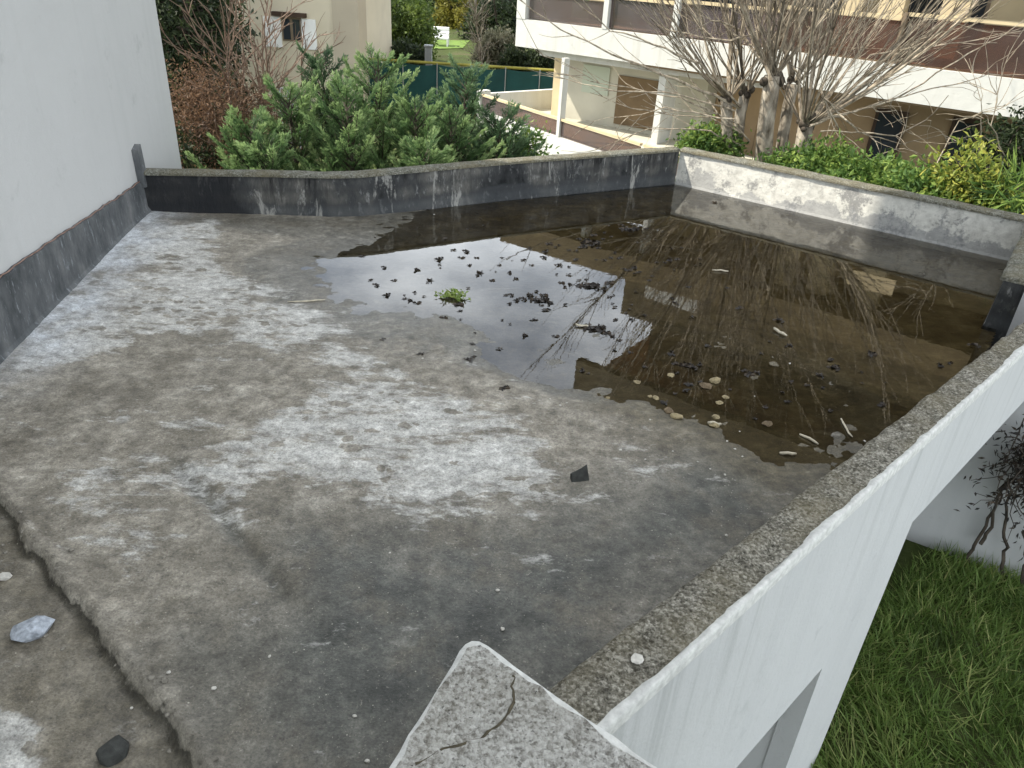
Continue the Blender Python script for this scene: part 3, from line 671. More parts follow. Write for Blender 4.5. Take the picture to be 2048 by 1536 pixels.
def grass_patch():
    N = 90000; b = MB()
    s = rng.uniform(-1.5, 7.2, N); n = rng.uniform(-.4, 4.2, N); p = O1 + s[:, None] * nu + n[:, None] * nn
    ok = ((p - P0) @ gp < -.03) & ~((n < .03) & (s < 3.05))
    p = p[ok]; N = len(p)
    bare = fbm(p[:, 0] * 3.1, p[:, 1] * 3.1, 75) + .25 * rng.random(len(p)); p = p[bare > .46]; N = len(p)
    clump = fbm(p[:, 0] * 2.2, p[:, 1] * 2.2, 77); ln = (.10 + .34 * clump * rng.random(N) + .07 * rng.random(N))
    dr = rng.normal(size=(N, 3)) * .55; dr[:, 2] = .35 + .6 * rng.random(N)
    dr[:, 0] += (fbm(p[:, 0] * 1.3, p[:, 1] * 1.3, 78) - .5) * 2.5; dr[:, 1] += (fbm(p[:, 0] * 1.3, p[:, 1] * 1.3, 79) - .5) * 2.5
    b.leaves(np.concatenate([p, np.full((N, 1), GZ - .02)], 1), dr, ln, .006 + .008 * rng.random(N), tint=np.clip(clump * .8 + rng.random(N) * .5 - .25 + .55 * (rng.random(N) > .90), 0, 1), fold=.6)
    tag(b.build('grass', M['grass']), 'long uncut green grass below the white terrace wall', 'grass', kind='stuff')
grass_patch()

# ------------------------------------------------------------------ plants
def unit(v): v = np.asarray(v, float); return v / (np.linalg.norm(v) + 1e-9)
def branch(p, d, ln, k=6, curl=.15, up=.0):
    pts = [np.array(p, float)]; d = unit(d)
    for i in range(k):
        d = unit(d + rng.normal(size=3) * curl + np.array([0, 0, up])); pts.append(pts[-1] + d * ln / k)
    return pts
def bush(name, label, cat, base, crown, mat, n_cl=60, per=90, leaf=(.07, .03), cl_r=.35, bark='darkbark', trunk=.06, group=None, hollow=.35, nstem=4, droop=0.):
    """crown: list of (centre, radii) ellipsoids in world space; leaves sit on clumps at twig ends"""
    base = np.array(base, float); r = thing(name, label, cat, base, group)
    T = MB(); F = MB(); allc = []
    for c, rad in crown:
        c = np.array(c, float); rad = np.array(rad, float)
        for _ in range(int(n_cl)):
            d = unit(rng.normal(size=3)); q = c + d * rad * (hollow + (1 - hollow) * rng.random() ** .5) ; 
            if q[2] < base[2] + .1: q[2] = base[2] + .1 + .4 * rng.random()
            allc.append((q, d))
    top = np.mean([c for c, _ in crown], 0)
    stems = []
    for i in range(nstem):
        e = crown[i % len(crown)][0]; e = np.array(e) + rng.normal(size=3) * np.array(crown[i % len(crown)][1]) * .35
        s0 = base + np.array([rng.normal() * trunk, rng.normal() * trunk, -.1]); mid = s0 * .45 + e * .55 + rng.normal(size=3) * .12 * np.linalg.norm(e - s0) * .5
        ts = np.linspace(0, 1, 7); pts = [(1 - t) ** 2 * s0 + 2 * t * (1 - t) * mid + t * t * e for t in ts]
        T.tube(pts, np.linspace(trunk, trunk * .3, 7), 6); stems += pts[2:]
    stems = np.array(stems)
    for q, d in allc:
        s0 = stems[np.argmin(np.linalg.norm(stems - q, axis=1))]
        if rng.random() < .5: T.tube([s0, (s0 + q) / 2 + rng.normal(size=3) * .05, q], [trunk * .22, trunk * .16, trunk * .06], 4, cap=False)
        N = int(per * (.6 + .8 * rng.random())); o = rng.normal(size=(N, 3)) * cl_r * .5
        dd = rng.normal(size=(N, 3)) + d * .8; dd[:, 2] -= droop
        tb = rng.random()
        F.leaves(q + o, dd, leaf[0] * (.6 + .8 * rng.random(N)), leaf[1] * (.6 + .8 * rng.random(N)), tint=np.clip(tb * .55 + rng.random(N) * .5, 0, 1))
    T.build('trunk', M[bark], r, smooth=True, loc=base); F.build('crown', M[mat], r, loc=base); return r
def cypress(label, base, top, spread, mat, n=52, seed=0):
    """feathery conifer: plumes fan up and outward from the leader, thin scale sprays on each plume"""
    base = np.array(base, float); top = np.array(top, float); r = thing('conifer', label, 'conifer', base, 'feathery conifers behind the far parapet')
    T = MB(); F = MB(); ax = top - base
    T.tube([base + ax * t + rng.normal(size=3) * .02 for t in np.linspace(0, .97, 9)], np.linspace(.07, .008, 9), 6)
    for i in range(n):
        t = .30 + .68 * (i + rng.random()) / n; a = i * 2.4 + rng.random(); s0 = base + ax * t
        ln = spread * 1.12 * (1.15 - t) * (.5 + 1.1 * rng.random() ** 1.5) + .20
        d = np.array([math.cos(a), math.sin(a), .40 + .75 * rng.random()])
        pts = branch(s0, d, ln, 7, .05, .05); T.tube(pts, np.linspace(.012, .003, len(pts)), 4, cap=False)
        pts = np.array(pts); K = int(30 * ln / .5) + 12; side0 = unit(np.cross(d, [0, 0, 1.]) + rng.normal(size=3) * .25); tb = rng.normal() * .13
        for j in range(K):
            u = .15 + .85 * j / K; x = u * (len(pts) - 1); k0 = min(int(x), len(pts) - 2); q = pts[k0] * (1 - x + k0) + pts[k0 + 1] * (x - k0)
            tg = unit(pts[k0 + 1] - pts[k0]); sd = side0 * (1 if j % 2 else -1) + rng.normal(size=3) * .35
            L_ = (.035 + .15 * (1 - u) ** .8) * (.7 + .6 * rng.random()); dirr = unit(tg * 1.0 + sd * .62); N = 9
            us = rng.random(N)[:, None]
            F.leaves(q + dirr * L_ * us + rng.normal(size=(N, 3)) * .005, dirr + tg * .3 + rng.normal(size=(N, 3)) * .22, .046 * (.6 + .8 * rng.random(N)), .0075 + .005 * rng.random(N),
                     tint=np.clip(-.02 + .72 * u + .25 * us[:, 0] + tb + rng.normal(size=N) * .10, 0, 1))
    T.build('trunk', M['darkbark'], r, smooth=True, loc=base); F.build('crown', M[mat], r, loc=base); return r
def at_px(px, py, y): return aty(px, py, y)
con = [  # tip px, depth, spread, material, label
    ((500, 255), 9.7, .75, 'conifer', 'leftmost feathery conifer leaning out beside the brown shrub'),
    ((575, 195), 10.3, .85, 'conifer', 'light green feathery conifer in front of the house window'),
    ((640, 130), 11.2, .8, 'conifer2', 'grey-green conifer standing behind the others below the taupe column'),
    ((690, 190), 10.0, .85, 'conifer', 'bright fan-shaped conifer in the middle of the row'),
    ((755, 128), 10.9, .95, 'conifer', 'tallest pointed conifer with spreading tips left of the green fence'),
    ((830, 215), 10.2, .9, 'conifer', 'broad low conifer in front of the dark green fence'),
    ((932, 148), 11.4, .75, 'conifer2', 'slim upright dark conifer beside the white balcony corner'),
    ((905, 245), 10.4, .8, 'conifer', 'low yellow-green conifer at the foot of the slim one'),
    ((530, 300), 9.3, .6, 'conifer', 'lowest conifer spreading over the far parapet at the left'), ((850, 300), 9.5, .6, 'conifer', 'low conifer spreading over the middle of the far parapet'), ((1000, 240), 11.0, .7, 'conifer2', 'rightmost small dark conifer by the white balcony front')]
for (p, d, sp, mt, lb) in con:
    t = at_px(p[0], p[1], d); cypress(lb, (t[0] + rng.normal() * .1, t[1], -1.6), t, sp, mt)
for (x0, y0, d, rr, mt, lb) in ((1035, 310, 11.6, .32, 'hedge', 'small leafy shrub at the right end of the conifer row'),):
    c = at_px(x0, y0, d); bush('shrub', lb, 'shrub', (c[0], c[1], -2.7), [(c, (rr * 1.5, rr, rr))], mt, 40, 60, (.09, .035), .2)
SAP = []
# left: dark evergreen, brown shrub, bare saplings
c0 = at_px(372, 95, 11.9)
bush('evergreen_tree', 'tall dark evergreen tree right beside the white building corner', 'tree', (c0[0], c0[1], GZ), [(c0 + [.05, 0, .55], (.55, .8, .8)), (c0 + [-.1, -.2, -.8], (.42, .7, 1.1)), (c0 + [.35, .3, 1.9], (.75, .9, 1.0))], 'darkleaf', 60, 80, (.10, .045), .38, trunk=.13)
c0 = at_px(430, 285, 10.5)
bush('evergreen_shrub', 'low dark evergreen shrub in the corner behind the parapet', 'shrub', (c0[0], c0[1], GZ), [(c0 + [-.1, .3, -.3], (.6, .6, .45))], 'darkleaf', 55, 80, (.08, .04), .28, trunk=.05)
c0 = at_px(468, 238, 10.6)
bush('brown_shrub', 'rusty brown withered shrub left of the conifers', 'shrub', (c0[0], c0[1], GZ), [(c0 + [0, 0, -.05], (.5, .5, .48)), (c0 + [-.45, .1, .05], (.35, .4, .5)), (c0 + [-.05, -.2, -.9], (.6, .5, .6))], 'brownleaf', 70, 60, (.055, .014), .3, trunk=.035, bark='twig', nstem=12)
for (bx, tx, ty, y, n, lb) in ((450, 450, 70, 11.0, 60, 'rust-brown twiggy sapling rising out of the withered shrub'), (500, 520, 110, 10.9, 50, 'rust-brown twiggy sapling at the left end of the conifers')):
    c = at_px(bx, 270, y); SAP.append((lb, (c[0], c[1], GZ), (tx, ty), y, n))
def bare_sapling(label, base, px_tip, y, n, group=None, mat='twig', r0=.035, spread=.5, name='bare_sapling', cat='sapling'):
    base = np.array(base, float); r = thing(name, label, cat, base, group); T = MB(); B = MB()
    tip = at_px(*px_tip, y)
    ts = np.linspace(0, 1, 8); pts = [base + (tip - base) * t + rng.normal(size=3) * .05 * t for t in ts]
    T.tube(pts, np.linspace(r0, r0 * .25, 8), 6)
    for i in range(n):
        t = .25 + .75 * rng.random(); q = base + (tip - base) * t
        d = unit(tip - base) * .8 + rng.normal(size=3) * spread
        P = branch(q, d, (.5 + .7 * rng.random()) * np.linalg.norm(tip - base) * .3, 6, .12, .06); B.tube(P, np.linspace(r0 * .35, .004, 7), 4, cap=False)
        for _ in range(3):
            k0 = rng.integers(2, 6); B.tube(branch(P[k0], P[k0] - P[k0 - 1] + rng.normal(size=3) * .06, .25 + .3 * rng.random(), 4, .15, .03), np.linspace(.007, .0025, 5), 3, cap=False)
    T.build('trunk', M[mat], r, smooth=True, loc=base); B.build('branches', M[mat], r, loc=base); return r
for (bx, tx, ty, y, n, lb) in ((455, 480, -40, 14.5, 26, 'bare brown sapling nearest the dark evergreen'), (505, 535, -30, 14.0, 26, 'bare brown sapling in front of the house shutters'), (545, 610, 40, 13.2, 22, 'bare sapling leaning right below the house window')):
    c = at_px(bx, 260, y); bare_sapling(lb, (c[0], c[1], GZ), (tx, ty), y, n, 'bare saplings in front of the cream house')

for a_ in SAP: bare_sapling(*a_, 'bare saplings in front of the cream house', r0=.03, spread=.6)
# pollarded trees with long shoots
def pollard(label, base, heads, seed, name='pollarded_tree'):
    base = np.array(base, float); r = thing(name, label, 'tree', base, 'pollarded bare trees beyond the right parapet')
    T = MB(); B = MB()
    for (h, r0, r1, bend, shoots, lmin, lmax, fan, lean) in heads:
        h = np.array(h, float); mid = (base + h) / 2 + np.array(bend)
        ts = np.linspace(0, 1, 12); pts = [(1 - t) ** 2 * base + 2 * t * (1 - t) * mid + t * t * h for t in ts]
        pts = [p + rng.normal(size=3) * .012 for p in pts]
        T.tube(pts, [r0 + (r1 - r0) * t + .012 * rng.random() for t in ts], 10)
        K = MB()
        for _ in range(7):                                     # gnarled knuckle
            q = h + rng.normal(size=3) * r1 * .65; u = unit(rng.normal(size=3)); e = r1 * (.40 + .4 * rng.random())
            K.tube([q - u * e, q - u * e * .6, q, q + u * e * .6, q + u * e], [e * .25, e * .8, e, e * .8, e * .2], 8)
        K.build('knuckle', M['knuckle'], r, smooth=True, loc=base)
        for i in range(shoots):
            a = rng.random() * 2 * math.pi; sp = fan * math.sqrt(rng.random())
            d = np.array([math.cos(a) * sp + lean[0], math.sin(a) * sp * .8 + lean[1], 1.0]); ln = lmin + (lmax - lmin) * rng.random()
            P = branch(h + np.array([math.cos(a), math.sin(a), .3]) * r1 * .7, d, ln, 9, .045, .05)
            rr = .009 + .021 * rng.random() ** 1.7 * min(1, ln / 3)
            tt = rng.random() * .9; B.tube(P, np.linspace(rr, rr * .22, 10), 5, cap=False, t=tt)
            for _ in range(int(4 + ln * 2)):
                k0 = rng.integers(2, 9); dd = unit(P[k0] - P[k0 - 1]) + rng.normal(size=3) * .33
                Q = branch(P[k0], dd, .35 + .75 * rng.random(), 5, .10, .03); B.tube(Q, np.linspace(rr * .35, .003, 6), 3, cap=False, t=tt)
    T.build('trunk', M['bark'], r, smooth=True, loc=base); B.build('branches', M['shoot'], r, loc=base); return r
def hd(px, py, y): return at_px(px, py, y)
b1 = hd(1490, 320, 12.4); b1[2] = GZ
pollard('left pollarded bare tree with slanting pale stems', b1, [(hd(1455, 195, 12.5), .11, .08, (.1, 0, .2), 24, 1.8, 4.4, 1.35, (-.45, 0)), (hd(1490, 185, 12.7), .11, .08, (-.05, 0, 0), 16, 1.6, 4.2, .9, (-.2, 0))], 1)
b2 = hd(1545, 330, 12.2); b2[2] = GZ
pollard('middle pollarded tree with the thickest pale trunk and dark knuckled head', b2, [(hd(1545, 150, 12.2), .155, .11, (.08, 0, 0), 28, 2.4, 4.8, .85, (-.05, 0)), (hd(1588, 168, 12.6), .10, .08, (.1, 0, -.2), 14, 2.0, 4.2, .8, (.2, 0))], 2)
b3 = hd(1590, 340, 11.9); b3[2] = GZ
pollard('right pollarded tree with a low dark head of outward shoots', b3, [(hd(1612, 252, 11.8), .125, .10, (0, 0, 0), 42, 1.8, 4.6, 1.35, (.4, 0))], 3)
# long drooping branches that cross in front of the building
lb_ = thing('low_branches', 'long thin bare branches sweeping left from the pollarded trees', 'branches', b1)
B = MB()
for pts, yy, rr in (([(1480, 215), (1380, 170), (1250, 120), (1120, 60), (1040, 0)], 12.2, .024), ([(1480, 215), (1400, 130), (1330, 95), (1220, 60), (1150, 0)], 12.4, .022),
                ([(1470, 220), (1330, 185), (1230, 180), (1130, 160), (1090, 140)], 12.0, .016), ([(1470, 240), (1330, 215), (1240, 235), (1160, 240)], 12.0, .012),
                ([(1480, 290), (1420, 262), (1300, 258), (1240, 280), (1180, 305)], 12.0, .014), ([(1490, 270), (1420, 235), (1330, 230), (1260, 215), (1180, 185)], 12.1, .012),
                ([(1545, 160), (1480, 60), (1420, 40), (1380, 0)], 12.2, .024), ([(1600, 150), (1530, 60), (1460, 80), (1400, 75), (1310, 50)], 12.3, .018),
                ([(1500, 280), (1440, 225), (1380, 160), (1330, 60), (1290, 0)], 12.3, .014), ([(1485, 250), (1360, 195), (1200, 165), (1060, 95)], 11.9, .012)):
    P = [np.array(at_px(x, y, yy + .25 * rng.normal())) for x, y in pts]; P = resample(P, .2); k = len(P)
    P = [p + rng.normal(size=3) * .012 for p in P]; B.tube(P, np.linspace(rr, rr * .25, k), 5, cap=False)
    for _ in range(9):
        k0 = rng.integers(k // 4, k - 1); B.tube(branch(P[k0], P[k0] - P[k0 - 1] + rng.normal(size=3) * .09, .3 + .6 * rng.random(), 5, .1, .02), np.linspace(.007, .0025, 6), 3, cap=False)
B.build('branch_wood', M['shoot'], lb_, loc=b1)
rb_ = thing('low_branches', 'tangled drooping bare twigs right of the pollarded trees over the hedge', 'branches', b3)
B = MB()
for pts, yy, rr in (([(1640, 175), (1665, 230), (1690, 290), (1695, 318)], 11.4, .016), ([(1640, 190), (1690, 240), (1720, 265), (1790, 270), (1850, 240), (1900, 190)], 11.4, .016),
                ([(1620, 250), (1700, 225), (1800, 195), (1900, 130), (2060, 40)], 11.6, .018), ([(1640, 240), (1760, 205), (1860, 180), (1980, 150), (2060, 150)], 11.6, .013),
                ([(1650, 240), (1740, 110), (1840, 95), (1930, 85), (2050, 60)], 11.6, .014), ([(1700, 330), (1790, 300), (1810, 250), (1770, 190)], 11.0, .009),
                ([(1960, 320), (1965, 200), (1940, 120)], 10.2, .009), ([(2020, 330), (1980, 250), (2010, 130), (2060, 60)], 10.2, .010), ([(1870, 330), (1920, 240), (1990, 220), (2060, 190)], 10.4, .009),
                ([(1640, 260), (1740, 270), (1800, 290), (1880, 270), (1960, 285)], 11.2, .009)):
    P = [np.array(at_px(x, y, yy + .15 * rng.normal())) for x, y in pts]; P = resample(P, .15); k = len(P)
    P = [p + rng.normal(size=3) * .012 for p in P]; B.tube(P, np.linspace(rr, rr * .3, k), 5, cap=False)
    for _ in range(8):
        k0 = rng.integers(1, k - 1); B.tube(branch(P[k0], P[k0] - P[k0 - 1] + rng.normal(size=3) * .10, .25 + .5 * rng.random(), 5, .18, -.01), np.linspace(.006, .0025, 6), 3, cap=False)
B.build('branch_wood', M['shoot'], rb_, loc=b3)
# hedge and shrubs behind the right parapet
for (px, py, y, rx, rz, mt, lb) in ((1590, 352, 11.4, .45, .24, 'hedge', 'yellow-green hedge shrub at the foot of the middle pollarded tree'), (1660, 352, 11.1, .5, .26, 'hedge', 'leafy green shrub under the right pollarded tree'),
                                    (1745, 374, 10.5, .55, .24, 'hedge', 'dense low green shrub along the right parapet in front of the dark doorway'), (1840, 396, 9.9, .5, .22, 'hedge', 'dense green shrub left of the lime-yellow shrub'), (1420, 296, 12.6, .35, .2, 'hedge', 'low ground-hugging shrub just left of the pale tree trunks')):
    c = at_px(px, py, y); bush('hedge_shrub', lb, 'shrub', (c[0], c[1], GZ), [(c, (rx, rx * .8, rz)), (c - [0, 0, .7], (rx, rx * .8, .7))], mt, 75, 70, (.085, .045), .22)
c = at_px(1930, 352, 9.7); bush('lime_shrub', 'lime-yellow leafy shrub behind the right end of the pale parapet', 'shrub', (c[0], c[1], GZ), [(c, (.26, .3, .36)), (c + [.25, -.2, -.30], (.35, .35, .25))], 'limeleaf', 40, 26, (.10, .045), .25)
c = at_px(2035, 395, 9.2); bush('strap_leaf_plant', 'green strap-leaved plant at the right edge behind the parapet', 'plant', (c[0], c[1], GZ), [(c, (.3, .3, .25))], 'hedge', 30, 22, (.34, .03), .2, droop=.2)
c = at_px(2040, 300, 10.4); bush('dark_shrub', 'dark green bush at the right edge below the white band', 'shrub', (c[0] + .2, c[1], GZ), [(c, (.35, .4, .5))], 'darkleaf', 40, 70, (.09, .045), .25)

# ------------------------------------------------------------------ apartment building on the right
FP0 = aty(1043, 44, 20)[:2]; fu = ru.copy(); fn = np.array([fu[1], -fu[0]])      # fn toward camera side?
if fn @ (-FP0) < 0: fn = -fn
r = thing('apartment_building', 'cream apartment block with white concrete bands and smoked glass balconies on the right', 'building', (FP0[0], FP0[1], GZ)); lo = (FP0[0], FP0[1], GZ)
def fp(s, n=0.): return FP0 + fu * s + fn * n
def sl_of(px, py, n=0.): q = onplane(px, py, fp(0, n), 125); return (q[:2] - FP0) @ fu, q[2]
def slab(b, s0, s1, n0, n1, z0, z1, m=0): b.prism([fp(s0, n0), fp(s1, n0), fp(s1, n1), fp(s0, n1)], z0, z1, m)
SR = 17.
def part(name, mat, fnc, **k):
    b = MB(); fnc(b); return b.build(name, mat, r, loc=lo, **k)
part('wall', M['cream'], lambda b: slab(b, .6, SR, -2.0, -9, GZ, 3.74))
part('balcony_band', M['band'], lambda b: slab(b, -.15, SR, 0, -1.99, .46, 1.06))
part('band_nib', M['band'], lambda b: slab(b, .4, 6.2, -.25, -1.98, .30, .458))
part('upper_band', M['olivewood2'], lambda b: slab(b, -.1, SR, .3, -1.99, 3.75, 4.35))
part('roof', M['tile'], lambda b: slab(b, 3.0, SR + .5, .7, -9.5, 7.4, 7.75))
part('roof_fascia', M['olivewood'], lambda b: slab(b, 3.0, SR + .5, .95, .71, 6.6, 7.7))
part('soffit', M['soffit'], lambda b: slab(b, 3.0, SR, -.02, -1.98, .42, .456))
part('end_wall', M['band'], lambda b: (slab(b, -.15, .10, .01, -1.99, 1.064, 3.745)))
part('lower_wall', M['ochre'], lambda b: slab(b, 5.5, SR, -1.75, -1.985, GZ, .41))
# dividers and smoked panels on the upper balcony
dv = [sl_of(1211, 30)[0], sl_of(1350, 40)[0]]; dv += [dv[1] + 2.2, dv[1] + 4.4, dv[1] + 6.6, dv[1] + 8.8]
edges = [.1] + dv + [SR]
for a, c in zip(edges[:-1], edges[1:]):
    part('balcony_panel', M['tint' if a < dv[1] + 1 else 'tintw'], lambda b: slab(b, a + .05, c - .05, -.10, -.12, 1.09, 1.58 + .03 * a))
    part('handrail', M['cream'], lambda b: slab(b, a + .05, c - .05, -.06, -.15, 1.60 + .03 * a, 1.66 + .03 * a))
for s in dv[:2]: part('divider', M['band'], lambda b: slab(b, s - .06, s + .06, .012, -.3, 1.064, 3.745))
for s in dv[2:]: part('divider', M['frame'], lambda b: slab(b, s - .03, s + .03, -.02, -.2, 1.064, 1.9))
for px in (1700, 1780, 1905): 
    s = sl_of(px, 60, -.9)[0]; part('column', M['cream'], lambda b: slab(b, s - .22, s + .22, -.5, -.9, 1.064, 3.745))
for s in (1.2, 3.4, 5.6, 7.8, 10., 12.2, 14.4):
    for z0 in (1.15, 4.6):
        if s < 3.7 and z0 > 2: continue
        b = MB(); slab(b, s, s + 1.55, -1.95, -1.998, z0, z0 + 2.1); wf = b.build('window', M['frame'], r, loc=lo)
        for k in range(2):
            b = MB(); slab(b, s + .06 + k * .75, s + .74 + k * .75, -1.935, -1.949, z0 + .07, z0 + 2.03); b.build('pane', M['glass'], wf)
            wf.children[-1].location = (-lo[0], -lo[1], -lo[2]) if False else (0, 0, 0)
            me_ = wf.children[-1].data
            co = np.array([v.co for v in me_.vertices]) - np.array(lo); me_.vertices.foreach_set('co', co.ravel().astype(np.float32))
for px0, px1, zb, zt in ((1735, 1800, -1.6, .05), (1890, 1950, -1.2, .1), (1990, 2040, -1.2, .1)):
    s0, s1 = sl_of(px0, 290, -1.75)[0], sl_of(px1, 290, -1.75)[0]
    b = MB(); slab(b, s0, s1, -1.70, -1.748, zb, zt); wf = b.build('lower_window', M['darkwood'], r, loc=lo)
    b = MB(); slab(b, s0 + .07, s1 - .07, -1.685, -1.699, zb + .08, zt - .08); b.build('pane', M['glass'], wf, loc=lo)
part('upper_wall', M['olivewood2'], lambda b: slab(b, 3.6, SR, -2.0, -9, 3.742, 7.4))
def msl(px, py): q = onplane(px, py, fp(0, .25), 125); return (q[:2] - FP0) @ fu, -q[2]
(sa, za), (sb, zb2) = msl(1292, 568), msl(1392, 640)
part('roof_parapet', M['band'], lambda b: slab(b, sa, sb, .24, .0, za, zb2 - .15))
(sa, za), (sb, zb2) = msl(1700, 535), msl(1785, 590)
part('upper_column', M['cream'], lambda b: slab(b, sa, sb, .34, .302, za, zb2))
part('upper_balcony_panel', M['olivewood'], lambda b: slab(b, 3.7, SR, .2, .18, 4.36, 5.3))
# lower balcony wing
LP0 = aty(957, 181, 20.5)[:2]; LA = 143.; lu = np.array([math.sin(math.radians(LA)), math.cos(math.radians(LA))]); ln_ = np.array([lu[1], -lu[0]])
if ln_ @ (-LP0) < 0: ln_ = -ln_
def lp(s, n=0.): return LP0 + lu * s + ln_ * n
def lsz(px, py): q = onplane(px, py, LP0, LA); return (q[:2] - LP0) @ lu, q[2]
def lslab(b, s0, s1, n0, n1, z0, z1): b.prism([lp(s0, n0), lp(s1, n0), lp(s1, n1), lp(s0, n1)], z0, z1)
zt = (lsz(1000, 207)[1] + lsz(1110, 236)[1]) / 2; zp = (lsz(1000, 235)[1] + lsz(1110, 272)[1]) / 2; zb = zp - .62
def lq(b, pts, n0, n1):
    k = len(pts); v = []
    for nn_ in (n0, n1):
        for s, z in pts: q = lp(s, nn_); v.append((q[0], q[1], z))
    b.add(v, [tuple(range(k)), tuple(range(k, 2 * k))[::-1]] + [(i, i + k, (i + 1) % k + k, (i + 1) % k) for i in range(k)])
LS = 8.2
part('balcony_band', M['band'], lambda b: lslab(b, -.05, LS, .0, -.25, zb, zp))
part('balcony_floor', M['pale'], lambda b: lslab(b, .05, LS, -.252, -3.2, zp - .25, zp - .08))
part('end_wall', M['band'], lambda b: lslab(b, -.06, .10, .012, -.30, zp + .002, zt + .12))
part('end_rail', M['band'], lambda b: lslab(b, -.05, .08, -.302, -3.2, zp - .3, zt + .04))
sA = lsz(1118, 230)[0]
for a, c in ((.12, sA - .04), (sA + .04, sA + 2.6), (sA + 2.7, LS)):
    part('balcony_panel', M['tint'], lambda b: lslab(b, a, c, -.05, -.07, zp + .02, zt - .02))
    part('handrail', M['cream'], lambda b: lslab(b, a, c, -.02, -.10, zt, zt + .05))
part('divider', M['band'], lambda b: lslab(b, sA - .05, sA + .05, .006, -.14, zp + .001, lsz(1131, 117)[1]))
s2 = sl_of(1316, 230, -.35)[0]; part('column', M['band'], lambda b: slab(b, s2 - .07, s2 + .09, -.3, -.95, GZ, .298))
sW = sl_of(1124, 150, -1.2)[0]
part('back_wall', M['pale'], lambda b: slab(b, sW, 4.4, -1.2, -1.97, GZ, .298))
part('corner_pier', M['cream'], lambda b: slab(b, sW - .22, sW - .002, -1.15, -1.97, GZ, .298))
for (pxa, pya), (pxb, pyb), mt, nm in (((1238, 150), (1308, 262), 'soffit', 'door'), ((1168, 128), (1215, 192), 'paleglass', 'lower_window')):
    (sa, za), (sb, zb2) = sl_of(pxa, pya, -1.18), sl_of(pxb, pyb, -1.18)
    part(nm, M[mt], lambda b: slab(b, sa, sb, -1.17, -1.198, zb2, min(za, .25)))
part('back_wall', M['ochre'], lambda b: slab(b, 4.41, 5.49, -1.75, -1.97, GZ, .41))

# ------------------------------------------------------------------ cream house on the left
HA = 95.; hu = np.array([math.sin(math.radians(HA)), math.cos(math.radians(HA))]); hn = np.array([-hu[1], hu[0]]) * -1
HP = aty(668, 60, 26)[:2]
def hp(s, n=0.): return HP + hu * s + hn * n
def hs(px, py, n=0.): q = onplane(px, py, hp(0, n), HA); return (q[:2] - HP) @ hu, q[2]
if hn @ (-HP) < 0: hn = -hn
r = thing('cream_house', 'cream rendered house with white shutters and a taupe corner column on the upper left', 'house', (HP[0], HP[1], GZ)); lo = (HP[0], HP[1], GZ)
def hslab(b, s0, s1, n0, n1, z0, z1): b.prism([hp(s0, n0), hp(s1, n0), hp(s1, n1), hp(s0, n1)], z0, z1)
part('wall', M['house'], lambda b: hslab(b, -9, .0, 0, -7, GZ - .1, 3.6))
sc = hs(718, 60, .05)[0]
part('column', M['taupe'], lambda b: hslab(b, .002, sc, .10, -.8, GZ - .1, 3.6))
part('roof', M['tile'], lambda b: hslab(b, -9.4, sc + .3, .5, -7.4, 3.6, 3.85))
(w0, zt_), (w1, zb_) = hs(562, 33), hs(605, 84)
b = MB(); hslab(b, w0, w1, .02, .0, zb_, zt_); wf = b.build('window', M['frame'], r, loc=lo)
for k in range(2):
    b = MB(); hslab(b, w0 + .05 + k * (w1 - w0) / 2, w0 + (k + 1) * (w1 - w0) / 2 - .04, .035, .021, zb_ + .05, zt_ - .05); b.build('pane', M['glass'], wf, loc=None)
    me_ = wf.children[-1].data; co = np.array([v.co for v in me_.vertices]) - np.array(lo); me_.vertices.foreach_set('co', co.ravel().astype(np.float32))
for s0, s1 in ((hs(530, 60)[0], w0 - .02), (w1 + .02, hs(633, 60)[0])): part('shutter', M['white'], lambda b: hslab(b, s0, s1, .06, .003, zb_ - .2, zt_ - .02))
part('lintel', M['darkwood'], lambda b: hslab(b, w0 - .25, w1 + .2, .16, .003, zt_ + .02, zt_ + .14))
# bluish trellis-like frame low in front
c = at_px(575, 200, 16.5)
r = thing('garden_trellis', 'small grey metal garden trellis half hidden behind the conifers', 'trellis', (c[0], c[1], GZ)); lo = (c[0], c[1], GZ)
part('frame', M['metal'], lambda b: [b.box((c[0] + dx, c[1], GZ), (.04, 0, 0), (0, .04, 0), (0, 0, c[2] + .22 - GZ)) for dx in (-.18, 0, .18)] + [b.box((c[0] - .18, c[1] - .01, c[2] + dz), (.4, 0, 0), (0, .03, 0), (0, 0, .035)) for dz in (-.1, .05, .2)])

# ------------------------------------------------------------------ green fence, post, pole, chair
f0, f1 = aty(735, 121, 29), aty(1150, 142, 29)
r = thing('windbreak_fence', 'dark green cloth fence with a mossy yellow top rail behind the conifers', 'fence', (f0[0], f0[1], GZ)); lo = (f0[0], f0[1], GZ)
ft = -1.2; n_ = 10; pp = [f0[:2] + (f1[:2] + [2.4, 0] - f0[:2]) * t for t in np.linspace(-.12, 1, n_)]
b = MB()
for a, c in zip(pp[:-1], pp[1:]):
    for t in np.linspace(0, .9, 10): 
        q0 = a + (c - a) * t; q1 = a + (c - a) * (t + .1); z0, z1 = [ft - .06 * math.sin(math.pi * x) - .05 for x in (t, t + .1)]
        b.add([(*q0, GZ - .1), (*q1, GZ - .1), (*q1, z1), (*q0, z0), (q0[0], q0[1] + .015, GZ - .1), (q1[0], q1[1] + .015, GZ - .1), (q1[0], q1[1] + .015, z1), (q0[0], q0[1] + .015, z0)], [(0, 1, 2, 3), (7, 6, 5, 4), (3, 2, 6, 7)])
b.build('cloth', M['tarp'], r, loc=lo)
part('top_rail', M['rail_y'], lambda b: b.tube([(*p, ft) for p in pp], .05, 6))
